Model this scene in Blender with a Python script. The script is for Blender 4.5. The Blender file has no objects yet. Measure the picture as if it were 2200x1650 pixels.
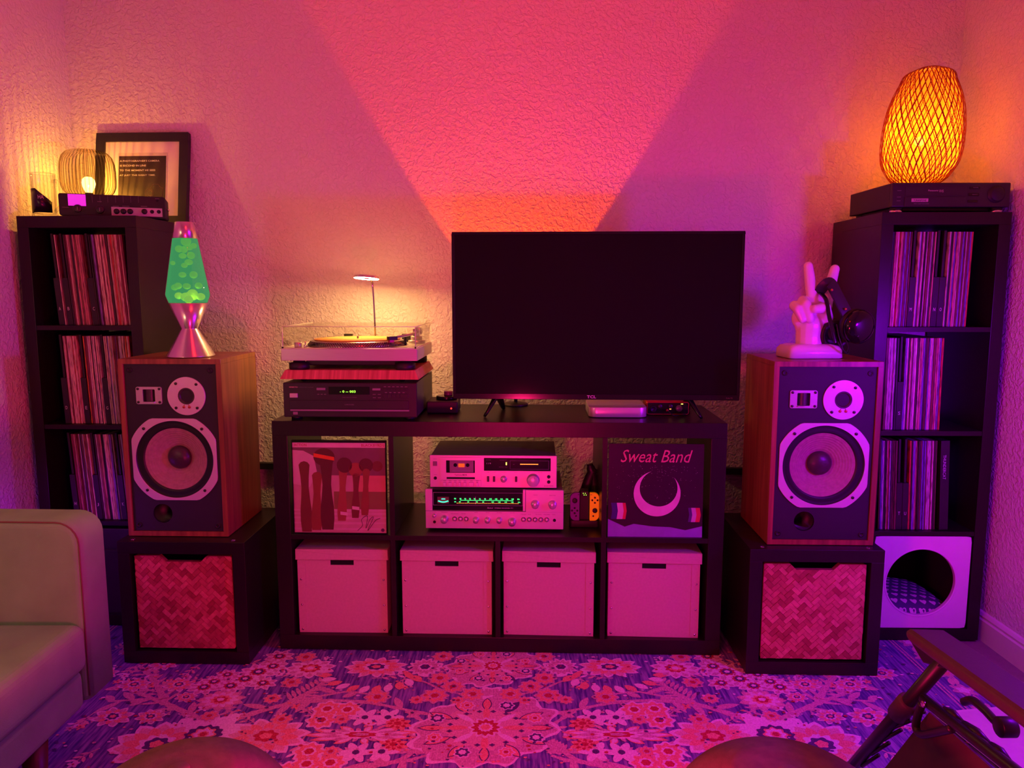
import bpy, bmesh, math, random
from mathutils import Vector, Matrix
import numpy as np
R = math.radians
PI = math.pi
random.seed(7)
scene = bpy.context.scene
COL = scene.collection

# ------------------------------------------------------------------ camera
CAM_H, CAM_PITCH, CAM_F = 1.213, 0.1236, 1600.0
cd = bpy.data.cameras.new('camera')
cd.sensor_fit = 'HORIZONTAL'; cd.sensor_width = 36.0; cd.lens = CAM_F / 2200 * 36.0
cd.clip_start = 0.02
cam = bpy.data.objects.new('camera', cd)
cam.location = (0, 0, CAM_H); cam.rotation_euler = (PI / 2 - CAM_PITCH, 0, 0)
COL.objects.link(cam); scene.camera = cam

# ------------------------------------------------------------------ world, exposure
scene.view_settings.view_transform = 'Standard'
scene.view_settings.look = 'None'
scene.view_settings.exposure = 0.0
scene.view_settings.gamma = 1.0
scene.view_settings.use_curve_mapping = False
w = bpy.data.worlds.new('night'); scene.world = w; w.use_nodes = True
w.node_tree.nodes['Background'].inputs[0].default_value = (0.25, 0.02, 0.2, 1)
w.node_tree.nodes['Background'].inputs[1].default_value = 0.02

# room lamps out of frame: (location, colour, watts, bulb radius)
ROOM_LAMPS = [
    ('pink_bulb', (-0.1, 1.30, 1.80), (1.0, 0.010, 0.010), 17, 0.07),
    ('pink_bulb', (-0.1, 0.75, 0.50), (1.0, 0.010, 0.145), 43, 0.08),  # added low lamp, unseen, brightens the bottom row and the floor
    ('violet_bulb', (1.45, 1.45, 1.05), (0.30, 0.0, 1.0), 38, 0.06),
    ('violet_bulb', (-1.62, 2.15, 0.45), (0.45, 0.0, 1.0), 1.8, 0.05),
    ('warm_bulb', (-1.45, 0.90, 1.15), (1.0, 0.6, 0.28), 4.5, 0.07),
]
UPLIGHT_C = (1.0, .062, .0); RATTAN_C = (1.0, .24, .004); GLASS_C = (1.0, .42, .05); RING_C = (1.0, .53, .17)
RING_STRENGTH = 450.0      # glow of the ring reading lamp
UPLIGHT_W = 92.0          # bulb of the uplighter behind the television
RATTAN_W = 46.0           # bulb in the woven lamp
GLASS_W = 6.5             # bulb in the ribbed glass lamp

# ------------------------------------------------------------------ helpers
def setp(o, label=None, cat=None, group=None, kind=None):
    if label: o['label'] = label
    if cat: o['category'] = cat
    if group: o['group'] = group
    if kind: o['kind'] = kind
    return o

def thing(name, label, cat, loc=(0, 0, 0), yaw=0.0, group=None, kind=None, tilt=0.0):
    o = bpy.data.objects.new(name, None); COL.objects.link(o)
    o.empty_display_size = 0.05
    o.location = loc; o.rotation_euler = (tilt, 0, -yaw)
    return setp(o, label, cat, group, kind)

class MB:
    def __init__(s): s.v = []; s.f = []; s.sm = []; s.mi = []; s.cur = 0
    def add(s, vs, fs, smooth=False):
        b = len(s.v); s.v += [tuple(p) for p in vs]
        for f in fs:
            s.f.append(tuple(b + i for i in f)); s.sm.append(smooth); s.mi.append(s.cur)
        return s
    def box(s, x0, x1, y0, y1, z0, z1):
        v = [(x, y, z) for z in (z0, z1) for y in (y0, y1) for x in (x0, x1)]
        return s.add(v, [(0, 2, 3, 1), (4, 5, 7, 6), (0, 1, 5, 4), (2, 6, 7, 3), (0, 4, 6, 2), (1, 3, 7, 5)])
    def quadbox(s, M, hx, hy, hz):
        v = [M @ Vector((x, y, z)) for z in (-hz, hz) for y in (-hy, hy) for x in (-hx, hx)]
        return s.add(v, [(0, 2, 3, 1), (4, 5, 7, 6), (0, 1, 5, 4), (2, 6, 7, 3), (0, 4, 6, 2), (1, 3, 7, 5)])
    def prism(s, poly, d0, d1, axis='y', smooth=False):
        # poly: 2D outline; axis y -> (x,z) outline swept in y ; z -> (x,y) ; x -> (y,z)
        n = len(poly); v = []
        for d in (d0, d1):
            for a, b in poly:
                v.append((a, d, b) if axis == 'y' else (a, b, d) if axis == 'z' else (d, a, b))
        f = [tuple(range(n)), tuple(range(2 * n - 1, n - 1, -1))]
        s.add(v, f)
        b = len(s.v) - 2 * n
        for i in range(n):
            j = (i + 1) % n
            s.f.append((b + i, b + j, b + n + j, b + n + i)); s.sm.append(smooth); s.mi.append(s.cur)
        return s
    def lathe(s, prof, c=(0, 0, 0), axis='z', seg=32, smooth=True, close=False):
        # prof: (radius, height) pairs ; axis y -> height runs along -y (towards the viewer)
        v = []; n = len(prof)
        for k in range(seg):
            a = 2 * PI * k / seg; ca, sa = math.cos(a), math.sin(a)
            for r, h in prof:
                if axis == 'z': p = (c[0] + r * ca, c[1] + r * sa, c[2] + h)
                elif axis == 'y': p = (c[0] + r * ca, c[1] - h, c[2] + r * sa)
                else: p = (c[0] + h, c[1] + r * ca, c[2] + r * sa)
                v.append(p)
        f = []
        for k in range(seg):
            k2 = (k + 1) % seg
            for i in range(n - 1 if not close else n):
                j = (i + 1) % n
                f.append((k * n + i, k2 * n + i, k2 * n + j, k * n + j))
        return s.add(v, f, smooth)
    def cyl(s, c, r, h, axis='z', seg=24, r2=None, smooth=True):
        r2 = r if r2 is None else r2
        e = min(r, r2, abs(h)) * 0.08
        return s.lathe([(1e-5, 0), (r - e, 0), (r, e if h > 0 else -e), (r2, h - (e if h > 0 else -e)), (r2 - e, h), (1e-5, h)], c, axis, seg, smooth)
    def sphere(s, c, r, seg=16, ring=10, sc=(1, 1, 1)):
        v = []; f = []
        for i in range(ring + 1):
            t = PI * i / ring
            for k in range(seg):
                a = 2 * PI * k / seg
                v.append((c[0] + r * sc[0] * math.sin(t) * math.cos(a), c[1] + r * sc[1] * math.sin(t) * math.sin(a), c[2] + r * sc[2] * math.cos(t)))
        for i in range(ring):
            for k in range(seg):
                k2 = (k + 1) % seg
                f.append((i * seg + k, (i + 1) * seg + k, (i + 1) * seg + k2, i * seg + k2))
        return s.add(v, f, True)
    def tube(s, pts, r, seg=10, cap=True, closed=False, flat=None):
        pts = [Vector(p) for p in pts]; n = len(pts)
        rs = r if isinstance(r, (list, tuple)) else [r] * n
        v = []; f = []; up = None
        for i, p in enumerate(pts):
            if closed: t = (pts[(i + 1) % n] - pts[i - 1])
            else: t = pts[min(i + 1, n - 1)] - pts[max(i - 1, 0)]
            t.normalize()
            if up is None:
                up = Vector((0, 0, 1)) if abs(t.z) < 0.9 else Vector((0, 1, 0))
            a = t.cross(up)
            if a.length < 1e-6: a = t.orthogonal()
            a.normalize(); b = a.cross(t).normalized(); up = b
            for k in range(seg):
                q = 2 * PI * k / seg
                fx, fy = (1, 1) if flat is None else flat
                v.append(p + a * (rs[i] * math.cos(q) * fx) + b * (rs[i] * math.sin(q) * fy))
        m = n if closed else n - 1
        for i in range(m):
            i2 = (i + 1) % n
            for k in range(seg):
                k2 = (k + 1) % seg
                f.append((i * seg + k, i * seg + k2, i2 * seg + k2, i2 * seg + k))
        if cap and not closed:
            f.append(tuple(range(seg - 1, -1, -1))); f.append(tuple((n - 1) * seg + k for k in range(seg)))
        return s.add(v, f, True)
    def build(s, name, mats, parent=None, bevel=0.0, seg=2, loc=None, rot=None, merge=False, fix=True):
        me = bpy.data.meshes.new(name)
        me.from_pydata(s.v, [], s.f)
        if not isinstance(mats, (list, tuple)): mats = [mats]
        for m in mats: me.materials.append(m)
        me.polygons.foreach_set('use_smooth', s.sm)
        me.polygons.foreach_set('material_index', s.mi)
        if fix:
            bm = bmesh.new(); bm.from_mesh(me)
            bmesh.ops.remove_doubles(bm, verts=bm.verts, dist=2e-6)
            bmesh.ops.recalc_face_normals(bm, faces=bm.faces)
            bm.to_mesh(me); bm.free()
        me.update()
        o = bpy.data.objects.new(name, me); COL.objects.link(o)
        if parent is not None: o.parent = parent
        if loc is not None: o.location = loc
        if rot is not None: o.rotation_euler = rot
        if bevel > 0:
            md = o.modifiers.new('bevel', 'BEVEL'); md.width = bevel; md.segments = seg
            md.limit_method = 'ANGLE'; md.angle_limit = R(40)
            md.harden_normals = False
        return o

def box(name, m, parent, x0, x1, y0, y1, z0, z1, bevel=0.0, seg=2):
    return MB().box(x0, x1, y0, y1, z0, z1).build(name, m, parent, bevel, seg)

def copy_tree(o, parent=None):
    c = o.copy(); COL.objects.link(c); c.parent = parent
    for ch in list(o.children): copy_tree(ch, c)
    return c

def rrect(x0, x1, z0, z1, r, n=5):
    out = []
    for cx, cz, a0 in ((x1 - r, z1 - r, 0), (x0 + r, z1 - r, 90), (x0 + r, z0 + r, 180), (x1 - r, z0 + r, 270)):
        for i in range(n + 1):
            a = R(a0 + 90 * i / n); out.append((cx + r * math.cos(a), cz + r * math.sin(a)))
    return out

def spline(pts, n=8):
    # Catmull-Rom through the points
    P = [Vector(p) for p in pts]; out = []
    for i in range(len(P) - 1):
        p0, p1, p2, p3 = P[max(i - 1, 0)], P[i], P[i + 1], P[min(i + 2, len(P) - 1)]
        for k in range(n):
            t = k / n
            out.append(0.5 * ((2 * p1) + (p2 - p0) * t + (2 * p0 - 5 * p1 + 4 * p2 - p3) * t * t + (3 * p1 - p0 - 3 * p2 + p3) * t ** 3))
    out.append(P[-1]); return out

def text(name, body, size, m, parent, loc, align='LEFT', rot=(PI / 2, 0, 0), shear=0.0, ext=0.0, sx=1.0, bold=0.0):
    cu = bpy.data.curves.new(name, 'FONT'); cu.body = body; cu.size = size; cu.align_x = align
    cu.shear = shear; cu.extrude = ext; cu.resolution_u = 2; cu.offset = bold
    tmp = bpy.data.objects.new(name + '_t', cu)
    me = bpy.data.meshes.new_from_object(tmp); me.name = name
    bpy.data.objects.remove(tmp); bpy.data.curves.remove(cu)
    me.materials.clear(); me.materials.append(m)
    o = bpy.data.objects.new(name, me); COL.objects.link(o)
    o.parent = parent; o.location = loc; o.rotation_euler = rot; o.scale = (sx, 1, 1)
    return o

# ------------------------------------------------------------------ materials
def nodes(name):
    m = bpy.data.materials.new(name); m.use_nodes = True
    nt = m.node_tree; b = nt.nodes['Principled BSDF']
    return m, nt, b

def lnk(nt, a, b): nt.links.new(a, b)

def mat(name, col, rough=0.5, metal=0.0, var=0.06, scale=30.0, bump=0.0, bscale=200.0, emit=None, es=0.0, spec=0.5, stretch=None, coat=0.0):
    m, nt, b = nodes(name)
    b.inputs['Roughness'].default_value = rough; b.inputs['Metallic'].default_value = metal
    b.inputs['Specular IOR Level'].default_value = spec
    b.inputs['Coat Weight'].default_value = coat
    tc = nt.nodes.new('ShaderNodeTexCoord')
    src = tc.outputs['Object']
    if stretch:
        mp = nt.nodes.new('ShaderNodeMapping'); mp.inputs['Scale'].default_value = stretch
        lnk(nt, src, mp.inputs['Vector']); src = mp.outputs['Vector']
    n = nt.nodes.new('ShaderNodeTexNoise'); n.inputs['Scale'].default_value = scale; n.inputs['Detail'].default_value = 3
    lnk(nt, src, n.inputs['Vector'])
    rp = nt.nodes.new('ShaderNodeValToRGB')
    rp.color_ramp.elements[0].position = 0.3; rp.color_ramp.elements[1].position = 0.7
    rp.color_ramp.elements[0].color = tuple(max(0, c * (1 - var)) for c in col) + (1,)
    rp.color_ramp.elements[1].color = tuple(min(1, c * (1 + var)) for c in col) + (1,)
    lnk(nt, n.outputs['Fac'], rp.inputs['Fac']); lnk(nt, rp.outputs['Color'], b.inputs['Base Color'])
    if bump > 0:
        n2 = nt.nodes.new('ShaderNodeTexNoise'); n2.inputs['Scale'].default_value = bscale; n2.inputs['Detail'].default_value = 2
        lnk(nt, src, n2.inputs['Vector'])
        bp = nt.nodes.new('ShaderNodeBump'); bp.inputs['Strength'].default_value = 1.0; bp.inputs['Distance'].default_value = bump
        lnk(nt, n2.outputs['Fac'], bp.inputs['Height']); lnk(nt, bp.outputs['Normal'], b.inputs['Normal'])
    if emit:
        b.inputs['Emission Color'].default_value = tuple(emit) + (1,); b.inputs['Emission Strength'].default_value = es
    return m

def glow(name, col, strength):
    m, nt, b = nodes(name)
    b.inputs['Base Color'].default_value = (0.02, 0.02, 0.02, 1)
    b.inputs['Emission Color'].default_value = tuple(col) + (1,); b.inputs['Emission Strength'].default_value = strength
    return m

def clear(name, tint=(1, 1, 1), gloss=0.12, rough=0.02, stripes=None):
    # thin clear sheet: lets light straight through, with a fresnel sheen
    m = bpy.data.materials.new(name); m.use_nodes = True; nt = m.node_tree
    for n in list(nt.nodes): nt.nodes.remove(n)
    out = nt.nodes.new('ShaderNodeOutputMaterial'); mx = nt.nodes.new('ShaderNodeMixShader')
    tr = nt.nodes.new('ShaderNodeBsdfTransparent'); gl = nt.nodes.new('ShaderNodeBsdfGlossy')
    fr = nt.nodes.new('ShaderNodeLayerWeight'); fr.inputs['Blend'].default_value = gloss
    tr.inputs[0].default_value = tuple(tint) + (1,); gl.inputs['Roughness'].default_value = rough
    if stripes:
        tc = nt.nodes.new('ShaderNodeTexCoord'); sp = nt.nodes.new('ShaderNodeSeparateXYZ'); lnk(nt, tc.outputs['Object'], sp.inputs[0])
        at = nt.nodes.new('ShaderNodeMath'); at.operation = 'ARCTAN2'; lnk(nt, sp.outputs['Y'], at.inputs[0]); lnk(nt, sp.outputs['X'], at.inputs[1])
        mu = nt.nodes.new('ShaderNodeMath'); mu.operation = 'MULTIPLY'; mu.inputs[1].default_value = stripes; lnk(nt, at.outputs[0], mu.inputs[0])
        si = nt.nodes.new('ShaderNodeMath'); si.operation = 'SINE'; lnk(nt, mu.outputs[0], si.inputs[0])
        mr = nt.nodes.new('ShaderNodeMapRange'); mr.inputs['From Min'].default_value = -1; mr.inputs['From Max'].default_value = 1
        lnk(nt, si.outputs[0], mr.inputs['Value'])
        rp = nt.nodes.new('ShaderNodeValToRGB')
        rp.color_ramp.elements[0].position = 0.03; rp.color_ramp.elements[0].color = tuple(c * 0.35 for c in tint) + (1,)
        rp.color_ramp.elements[1].position = 0.22; rp.color_ramp.elements[1].color = tuple(tint) + (1,)
        lnk(nt, mr.outputs[0], rp.inputs['Fac']); lnk(nt, rp.outputs['Color'], tr.inputs[0])
    sc = nt.nodes.new('ShaderNodeMath'); sc.operation = 'MULTIPLY'; sc.inputs[1].default_value = 0.4; lnk(nt, fr.outputs['Fresnel'], sc.inputs[0])
    lnk(nt, sc.outputs[0], mx.inputs[0]); lnk(nt, tr.outputs[0], mx.inputs[1]); lnk(nt, gl.outputs[0], mx.inputs[2])
    lnk(nt, mx.outputs[0], out.inputs[0])
    return m

def wood(name, c1, c2, scale=14.0, rough=0.4, stretch=(1, 1, 0.08), wave=0.5):
    m, nt, b = nodes(name)
    tc = nt.nodes.new('ShaderNodeTexCoord'); mp = nt.nodes.new('ShaderNodeMapping'); mp.inputs['Scale'].default_value = stretch
    lnk(nt, tc.outputs['Object'], mp.inputs['Vector'])
    n = nt.nodes.new('ShaderNodeTexNoise'); n.inputs['Scale'].default_value = scale * 6; n.inputs['Detail'].default_value = 6; n.inputs['Distortion'].default_value = wave
    lnk(nt, mp.outputs['Vector'], n.inputs['Vector'])
    rp = nt.nodes.new('ShaderNodeValToRGB'); rp.color_ramp.elements[0].position = 0.32; rp.color_ramp.elements[1].position = 0.68
    rp.color_ramp.elements[0].color = tuple(c1) + (1,); rp.color_ramp.elements[1].color = tuple(c2) + (1,)
    lnk(nt, n.outputs['Fac'], rp.inputs['Fac']); lnk(nt, rp.outputs['Color'], b.inputs['Base Color'])
    b.inputs['Roughness'].default_value = rough
    return m

def plaster(name, col):
    m, nt, b = nodes(name)
    b.inputs['Base Color'].default_value = tuple(col) + (1,); b.inputs['Roughness'].default_value = 0.75
    tc = nt.nodes.new('ShaderNodeTexCoord')
    n = nt.nodes.new('ShaderNodeTexNoise'); n.inputs['Scale'].default_value = 75; n.inputs['Detail'].default_value = 2.5; n.inputs['Distortion'].default_value = 0.6
    lnk(nt, tc.outputs['Object'], n.inputs['Vector'])
    rp = nt.nodes.new('ShaderNodeMapRange'); rp.inputs['From Min'].default_value = 0.42; rp.inputs['From Max'].default_value = 0.62
    lnk(nt, n.outputs['Fac'], rp.inputs['Value'])
    bp = nt.nodes.new('ShaderNodeBump'); bp.inputs['Strength'].default_value = 0.8; bp.inputs['Distance'].default_value = 0.003
    lnk(nt, rp.outputs['Result'], bp.inputs['Height']); lnk(nt, bp.outputs['Normal'], b.inputs['Normal'])
    return m

M = {}
M['wall'] = plaster('wall_plaster', (0.78, 0.76, 0.74))
M['ceil'] = plaster('ceiling_plaster', (0.72, 0.70, 0.68))
M['carpet'] = mat('floor_carpet', (0.28, 0.24, 0.2), 0.95, bump=0.003, bscale=400)
M['trim'] = mat('trim_paint', (0.8, 0.78, 0.76), 0.35, var=0.02)
M['blackwood'] = mat('black_brown_foil', (0.012, 0.0085, 0.0075), 0.34, var=0.25, scale=60, stretch=(6, 6, 0.5), bump=0.00008, bscale=300, spec=0.4)
M['walnut'] = wood('walnut', (0.15, 0.055, 0.022), (0.32, 0.13, 0.05), 8, 0.38, (1, 1, 0.05))
M['baffle'] = mat('baffle_paint', (0.016, 0.016, 0.019), 0.6, bump=0.0002, bscale=900)
M['silver'] = mat('brushed_silver', (0.62, 0.60, 0.60), 0.32, 0.55, var=0.05, scale=20, stretch=(1, 1, 30))
M['plate'] = mat('speaker_plate', (0.70, 0.68, 0.68), 0.35, 0.35, var=0.03)
M['cone'] = mat('paper_cone', (0.34, 0.25, 0.20), 0.85, var=0.12, scale=90, bump=0.0003, bscale=700)
M['dustcap'] = mat('dust_cap', (0.045, 0.035, 0.035), 0.38, var=0.2, scale=40, bump=0.002, bscale=40)
M['rubber'] = mat('black_rubber', (0.010, 0.010, 0.011), 0.45)
M['gloss'] = mat('black_gloss', (0.006, 0.006, 0.007), 0.12, var=0.1)
M['matteb'] = mat('black_matte', (0.016, 0.015, 0.016), 0.5, bump=0.0001, bscale=900)
M['darkplastic'] = mat('dark_plastic', (0.022, 0.021, 0.023), 0.38)
M['screw'] = mat('dark_screw', (0.06, 0.055, 0.055), 0.3, 0.8)
M['chrome'] = mat('chrome', (0.75, 0.74, 0.74), 0.12, 1.0, var=0.02)
M['copper'] = mat('copper_terminal', (0.5, 0.1, 0.06), 0.35, 0.6)
M['white'] = mat('white_paint', (0.78, 0.76, 0.78), 0.45, var=0.02)
M['paper'] = mat('paper_white', (0.78, 0.75, 0.72), 0.8, var=0.02)
M['print_w'] = mat('print_white', (0.7, 0.68, 0.68), 0.6, var=0.0)
M['print_g'] = mat('print_grey', (0.25, 0.24, 0.25), 0.6, var=0.0)
M['print_k'] = mat('print_black', (0.02, 0.02, 0.02), 0.6, var=0.0)
M['board'] = mat('kraft_board', (0.56, 0.43, 0.35), 0.8, var=0.05, scale=120, bump=0.0003, bscale=500)
M['hole'] = mat('deep_black', (0.002, 0.002, 0.002), 0.9, var=0.0)
M['acrylic'] = clear('clear_acrylic', (0.96, 0.95, 0.93), 0.10)
M['acrylic_edge'] = mat('acrylic_edge', (0.75, 0.72, 0.68), 0.25, var=0.02)
M['ceramic'] = mat('white_ceramic', (0.82, 0.78, 0.78), 0.14, var=0.01, coat=0.6)
# ------------------------------------------------------------------ room shell
XL, XR, YB, ZC = -1.74, 1.665, -1.7, 2.75
BL, BR = (XL, 3.045), (XR, 2.885)          # inner corners of the back wall
def structure(name, o):
    o.name = name; o['kind'] = 'structure'; return o
structure('floor', MB().box(XL - .1, XR + .1, YB - .1, 3.2, -.1, -.008).build('floor', M['carpet']))
structure('ceiling', MB().box(XL - .1, XR + .1, YB - .1, 3.2, ZC, ZC + .1).build('ceiling', M['ceil']))
structure('wall_back', MB().prism([(XL - .1, BL[1] + .0047), (XR + .1, BR[1] - .0047), (XR + .1, BR[1] + .15), (XL - .1, BL[1] + .15)], -.05, ZC + .02, 'z').build('wall_back', M['wall']))
structure('wall_left', MB().box(XL - .1, XL, YB - .1, BL[1] + .02, -.05, ZC + .02).build('wall_left', M['wall']))
structure('wall_right', MB().box(XR, XR + .1, YB - .1, BR[1] + .02, -.05, ZC + .02).build('wall_right', M['wall']))
structure('wall_rear', MB().box(XL - .1, XR + .1, YB - .1, YB, -.05, ZC + .02).build('wall_rear', M['wall']))
def baseboard(name, y0, y1, x, s):
    pr = [(x, -.008), (x - s * .014, -.008), (x - s * .014, .066), (x - s * .010, .072), (x - s * .011, .080), (x - s * .006, .090), (x, .094)]
    m = MB(); m.prism(pr, y0, y1, 'y')
    structure(name, m.build(name, M['trim']))
baseboard('baseboard_right', YB, BR[1] + .01, XR, 1)
baseboard('baseboard_left', YB, BL[1] + .01, XL, -1)
bk = MB(); dx, dy = BR[0] - BL[0], BR[1] - BL[1]
bk.prism([(BL[0], BL[1] - .014), (BR[0], BR[1] - .014), (BR[0], BR[1] + .01), (BL[0], BL[1] + .01)], -.008, .09, 'z')
structure('baseboard_back', bk.build('baseboard_back', M['trim']))

# lamps behind and beside the camera that colour the room
M['frost'] = clear('frosted_bulb', (1, 1, 1), 0.05)
LAMP_LABELS = ['pendant bulb glowing pink from the ceiling above the viewpoint', 'added low pink lamp on the rug, unseen in front of the viewpoint', 'slim floor lamp with violet bulb beside the right wall', 'slim floor lamp with violet bulb between sofa and left shelf', 'slim floor lamp with warm white bulb behind the sofa']
for i, (nm, loc, colr, watts, rad) in enumerate(ROOM_LAMPS):
    x, y, z = loc
    if i == 0:
        t = thing('pendant_lamp', LAMP_LABELS[i], 'lamp', (x, y, ZC))
        MB().cyl((0, 0, -.03), .06, .03).build('ceiling_rose', M['white'], t)
        MB().tube([(0, 0, -.02), (0, 0, z - ZC + rad + .06)], .004).build('cord', M['rubber'], t)
        MB().cyl((0, 0, z - ZC + rad + .005), .02, .06).build('socket', M['rubber'], t)
        off = (0, 0, z - ZC)
    else:
        t = thing('floor_lamp', LAMP_LABELS[i], 'lamp', (x, y, 0))
        MB().cyl((0, 0, 0.002), .13, .02, seg=32).build('base', M['matteb'], t)
        MB().tube([(0, 0, .02), (0, 0, z - rad - .05)], .009).build('pole', M['matteb'], t)
        MB().cyl((0, 0, z - rad - .055), .02, .05).build('socket', M['matteb'], t)
        off = (0, 0, z)
    MB().sphere(off, rad + .006, 24, 14).build('bulb', M['frost'], t)
    if i in (2, 3):        # unseen shade, added to cut off the violet light above
        MB().lathe([(.018, rad + .055), (.05, rad + .05), (.150, rad * .25 + .036), (.146, rad * .25 + .036), (.05, rad + .045), (.018, rad + .050)], off, seg=40, close=True).build('added_shade', M['matteb'], t)
        MB().tube([(off[0], off[1], off[2] + rad), (off[0], off[1], off[2] + rad + .06)], .004, 8).build('added_shade_stem', M['matteb'], t)
    ld = bpy.data.lights.new(nm, 'POINT'); ld.energy = watts; ld.color = colr; ld.shadow_soft_size = rad
    lo = bpy.data.objects.new('bulb_light', ld); COL.objects.link(lo); lo.parent = t; lo.location = off

# ------------------------------------------------------------------ media unit (4 x 2 cubes, middle divider of the top row left out)
TVU = (-.0477, 2.3953); TVY = 0.0316
def from_unit(lx, ly, z=0.0):
    c, s = math.cos(TVY), math.sin(TVY)
    return (TVU[0] + lx * c + ly * s, TVU[1] - lx * s + ly * c, z)
unit = thing('media_cabinet', 'long black-brown cube shelving unit carrying the television and stereo', 'cabinet', (TVU[0], TVU[1], 0), TVY)
UW, UH, UD, UT, UI = 1.49, .79, .39, .05, .0165
CW = (UW - 2 * UT - 3 * UI) / 4; CH = (UH - 2 * UT - UI) / 2
bw = M['blackwood']
box('top_panel', bw, unit, -UW / 2, UW / 2, 0, UD, UH - UT, UH, .0012)
box('bottom_panel', bw, unit, -UW / 2, UW / 2, 0, UD, 0, UT, .0012)
for s in (-1, 1):
    a, b = sorted((s * UW / 2, s * (UW / 2 - UT)))
    box('side_panel', bw, unit, a, b, 0, UD, UT, UH - UT, .0012)
ZM = UT + CH
box('shelf', bw, unit, -UW / 2 + UT, UW / 2 - UT, .002, UD - .002, ZM, ZM + UI, .0006)
colx = [-UW / 2 + UT + i * (CW + UI) for i in range(5)]       # left edge of each column
for i in (1, 2, 3):
    box('divider', bw, unit, colx[i] - UI, colx[i], .002, UD - .002, UT, ZM, .0006)
for i in (1, 3):
    box('divider', bw, unit, colx[i] - UI, colx[i], .002, UD - .002, ZM + UI, UH - UT, .0006)
ZTOP = ZM + UI      # floor of the upper row

# ------------------------------------------------------------------ tall record shelves (1 x 4)
SH, SW, SD, ST, SI = 1.4705, .4204, .39, .040, .016
SCH = (SH - 2 * ST - 3 * SI) / 4
def tall_shelf(label, loc, yaw):
    t = thing('record_shelf', label, 'shelf', (loc[0], loc[1], 0), yaw)
    box('top_panel', bw, t, -SW / 2, SW / 2, 0, SD, SH - ST, SH, .001)
    box('bottom_panel', bw, t, -SW / 2, SW / 2, 0, SD, 0, ST, .001)
    for s in (-1, 1):
        a, b = sorted((s * SW / 2, s * (SW / 2 - ST)))
        box('side_panel', bw, t, a, b, 0, SD, ST, SH - ST, .001)
    for k in (1, 2, 3):
        z = ST + k * SCH + (k - 1) * SI
        box('shelf_board', bw, t, -SW / 2 + ST, SW / 2 - ST, .002, SD - .002, z, z + SI, .0006)
    return t
LS, LSY = (-1.4946, 2.6014), 0.045
RS, RSY = (1.4215, 2.4822), 0.0168
tall_shelf('tall black-brown four-compartment record shelf in the left corner', LS, LSY)
tall_shelf('tall black-brown four-compartment record shelf in the right corner', RS, RSY)
def comp_z(k): return ST + k * (SCH + SI)          # k = 0 bottom ... 3 top
def on_shelf(S, Y, lx, ly, z):
    c, s = math.cos(Y), math.sin(Y)
    return (S[0] + lx * c + ly * s, S[1] - lx * s + ly * c, z)

# ------------------------------------------------------------------ speaker cubes with woven bamboo drawers
KW, KH, KD, KT = .4163, .412, .39, .040
M['bamboo'] = []
for k, c in enumerate([(0.56, 0.22, 0.13), (0.68, 0.30, 0.19), (0.46, 0.15, 0.09), (0.60, 0.24, 0.15), (0.36, 0.10, 0.06)]):
    M['bamboo'].append(wood('bamboo_%d' % k, tuple(v * .75 for v in c), c, 12, 0.5, (1, 1, 1)))
def clip(poly, a, b, c):
    # keep a*x+b*z<=c
    out = []
    for i in range(len(poly)):
        p, q = poly[i], poly[(i + 1) % len(poly)]
        dp, dq = a * p[0] + b * p[1] - c, a * q[0] + b * q[1] - c
        if dp <= 0: out.append(p)
        if (dp < 0 < dq) or (dq < 0 < dp):
            t = dp / (dp - dq); out.append((p[0] + (q[0] - p[0]) * t, p[1] + (q[1] - p[1]) * t))
    return out
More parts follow.
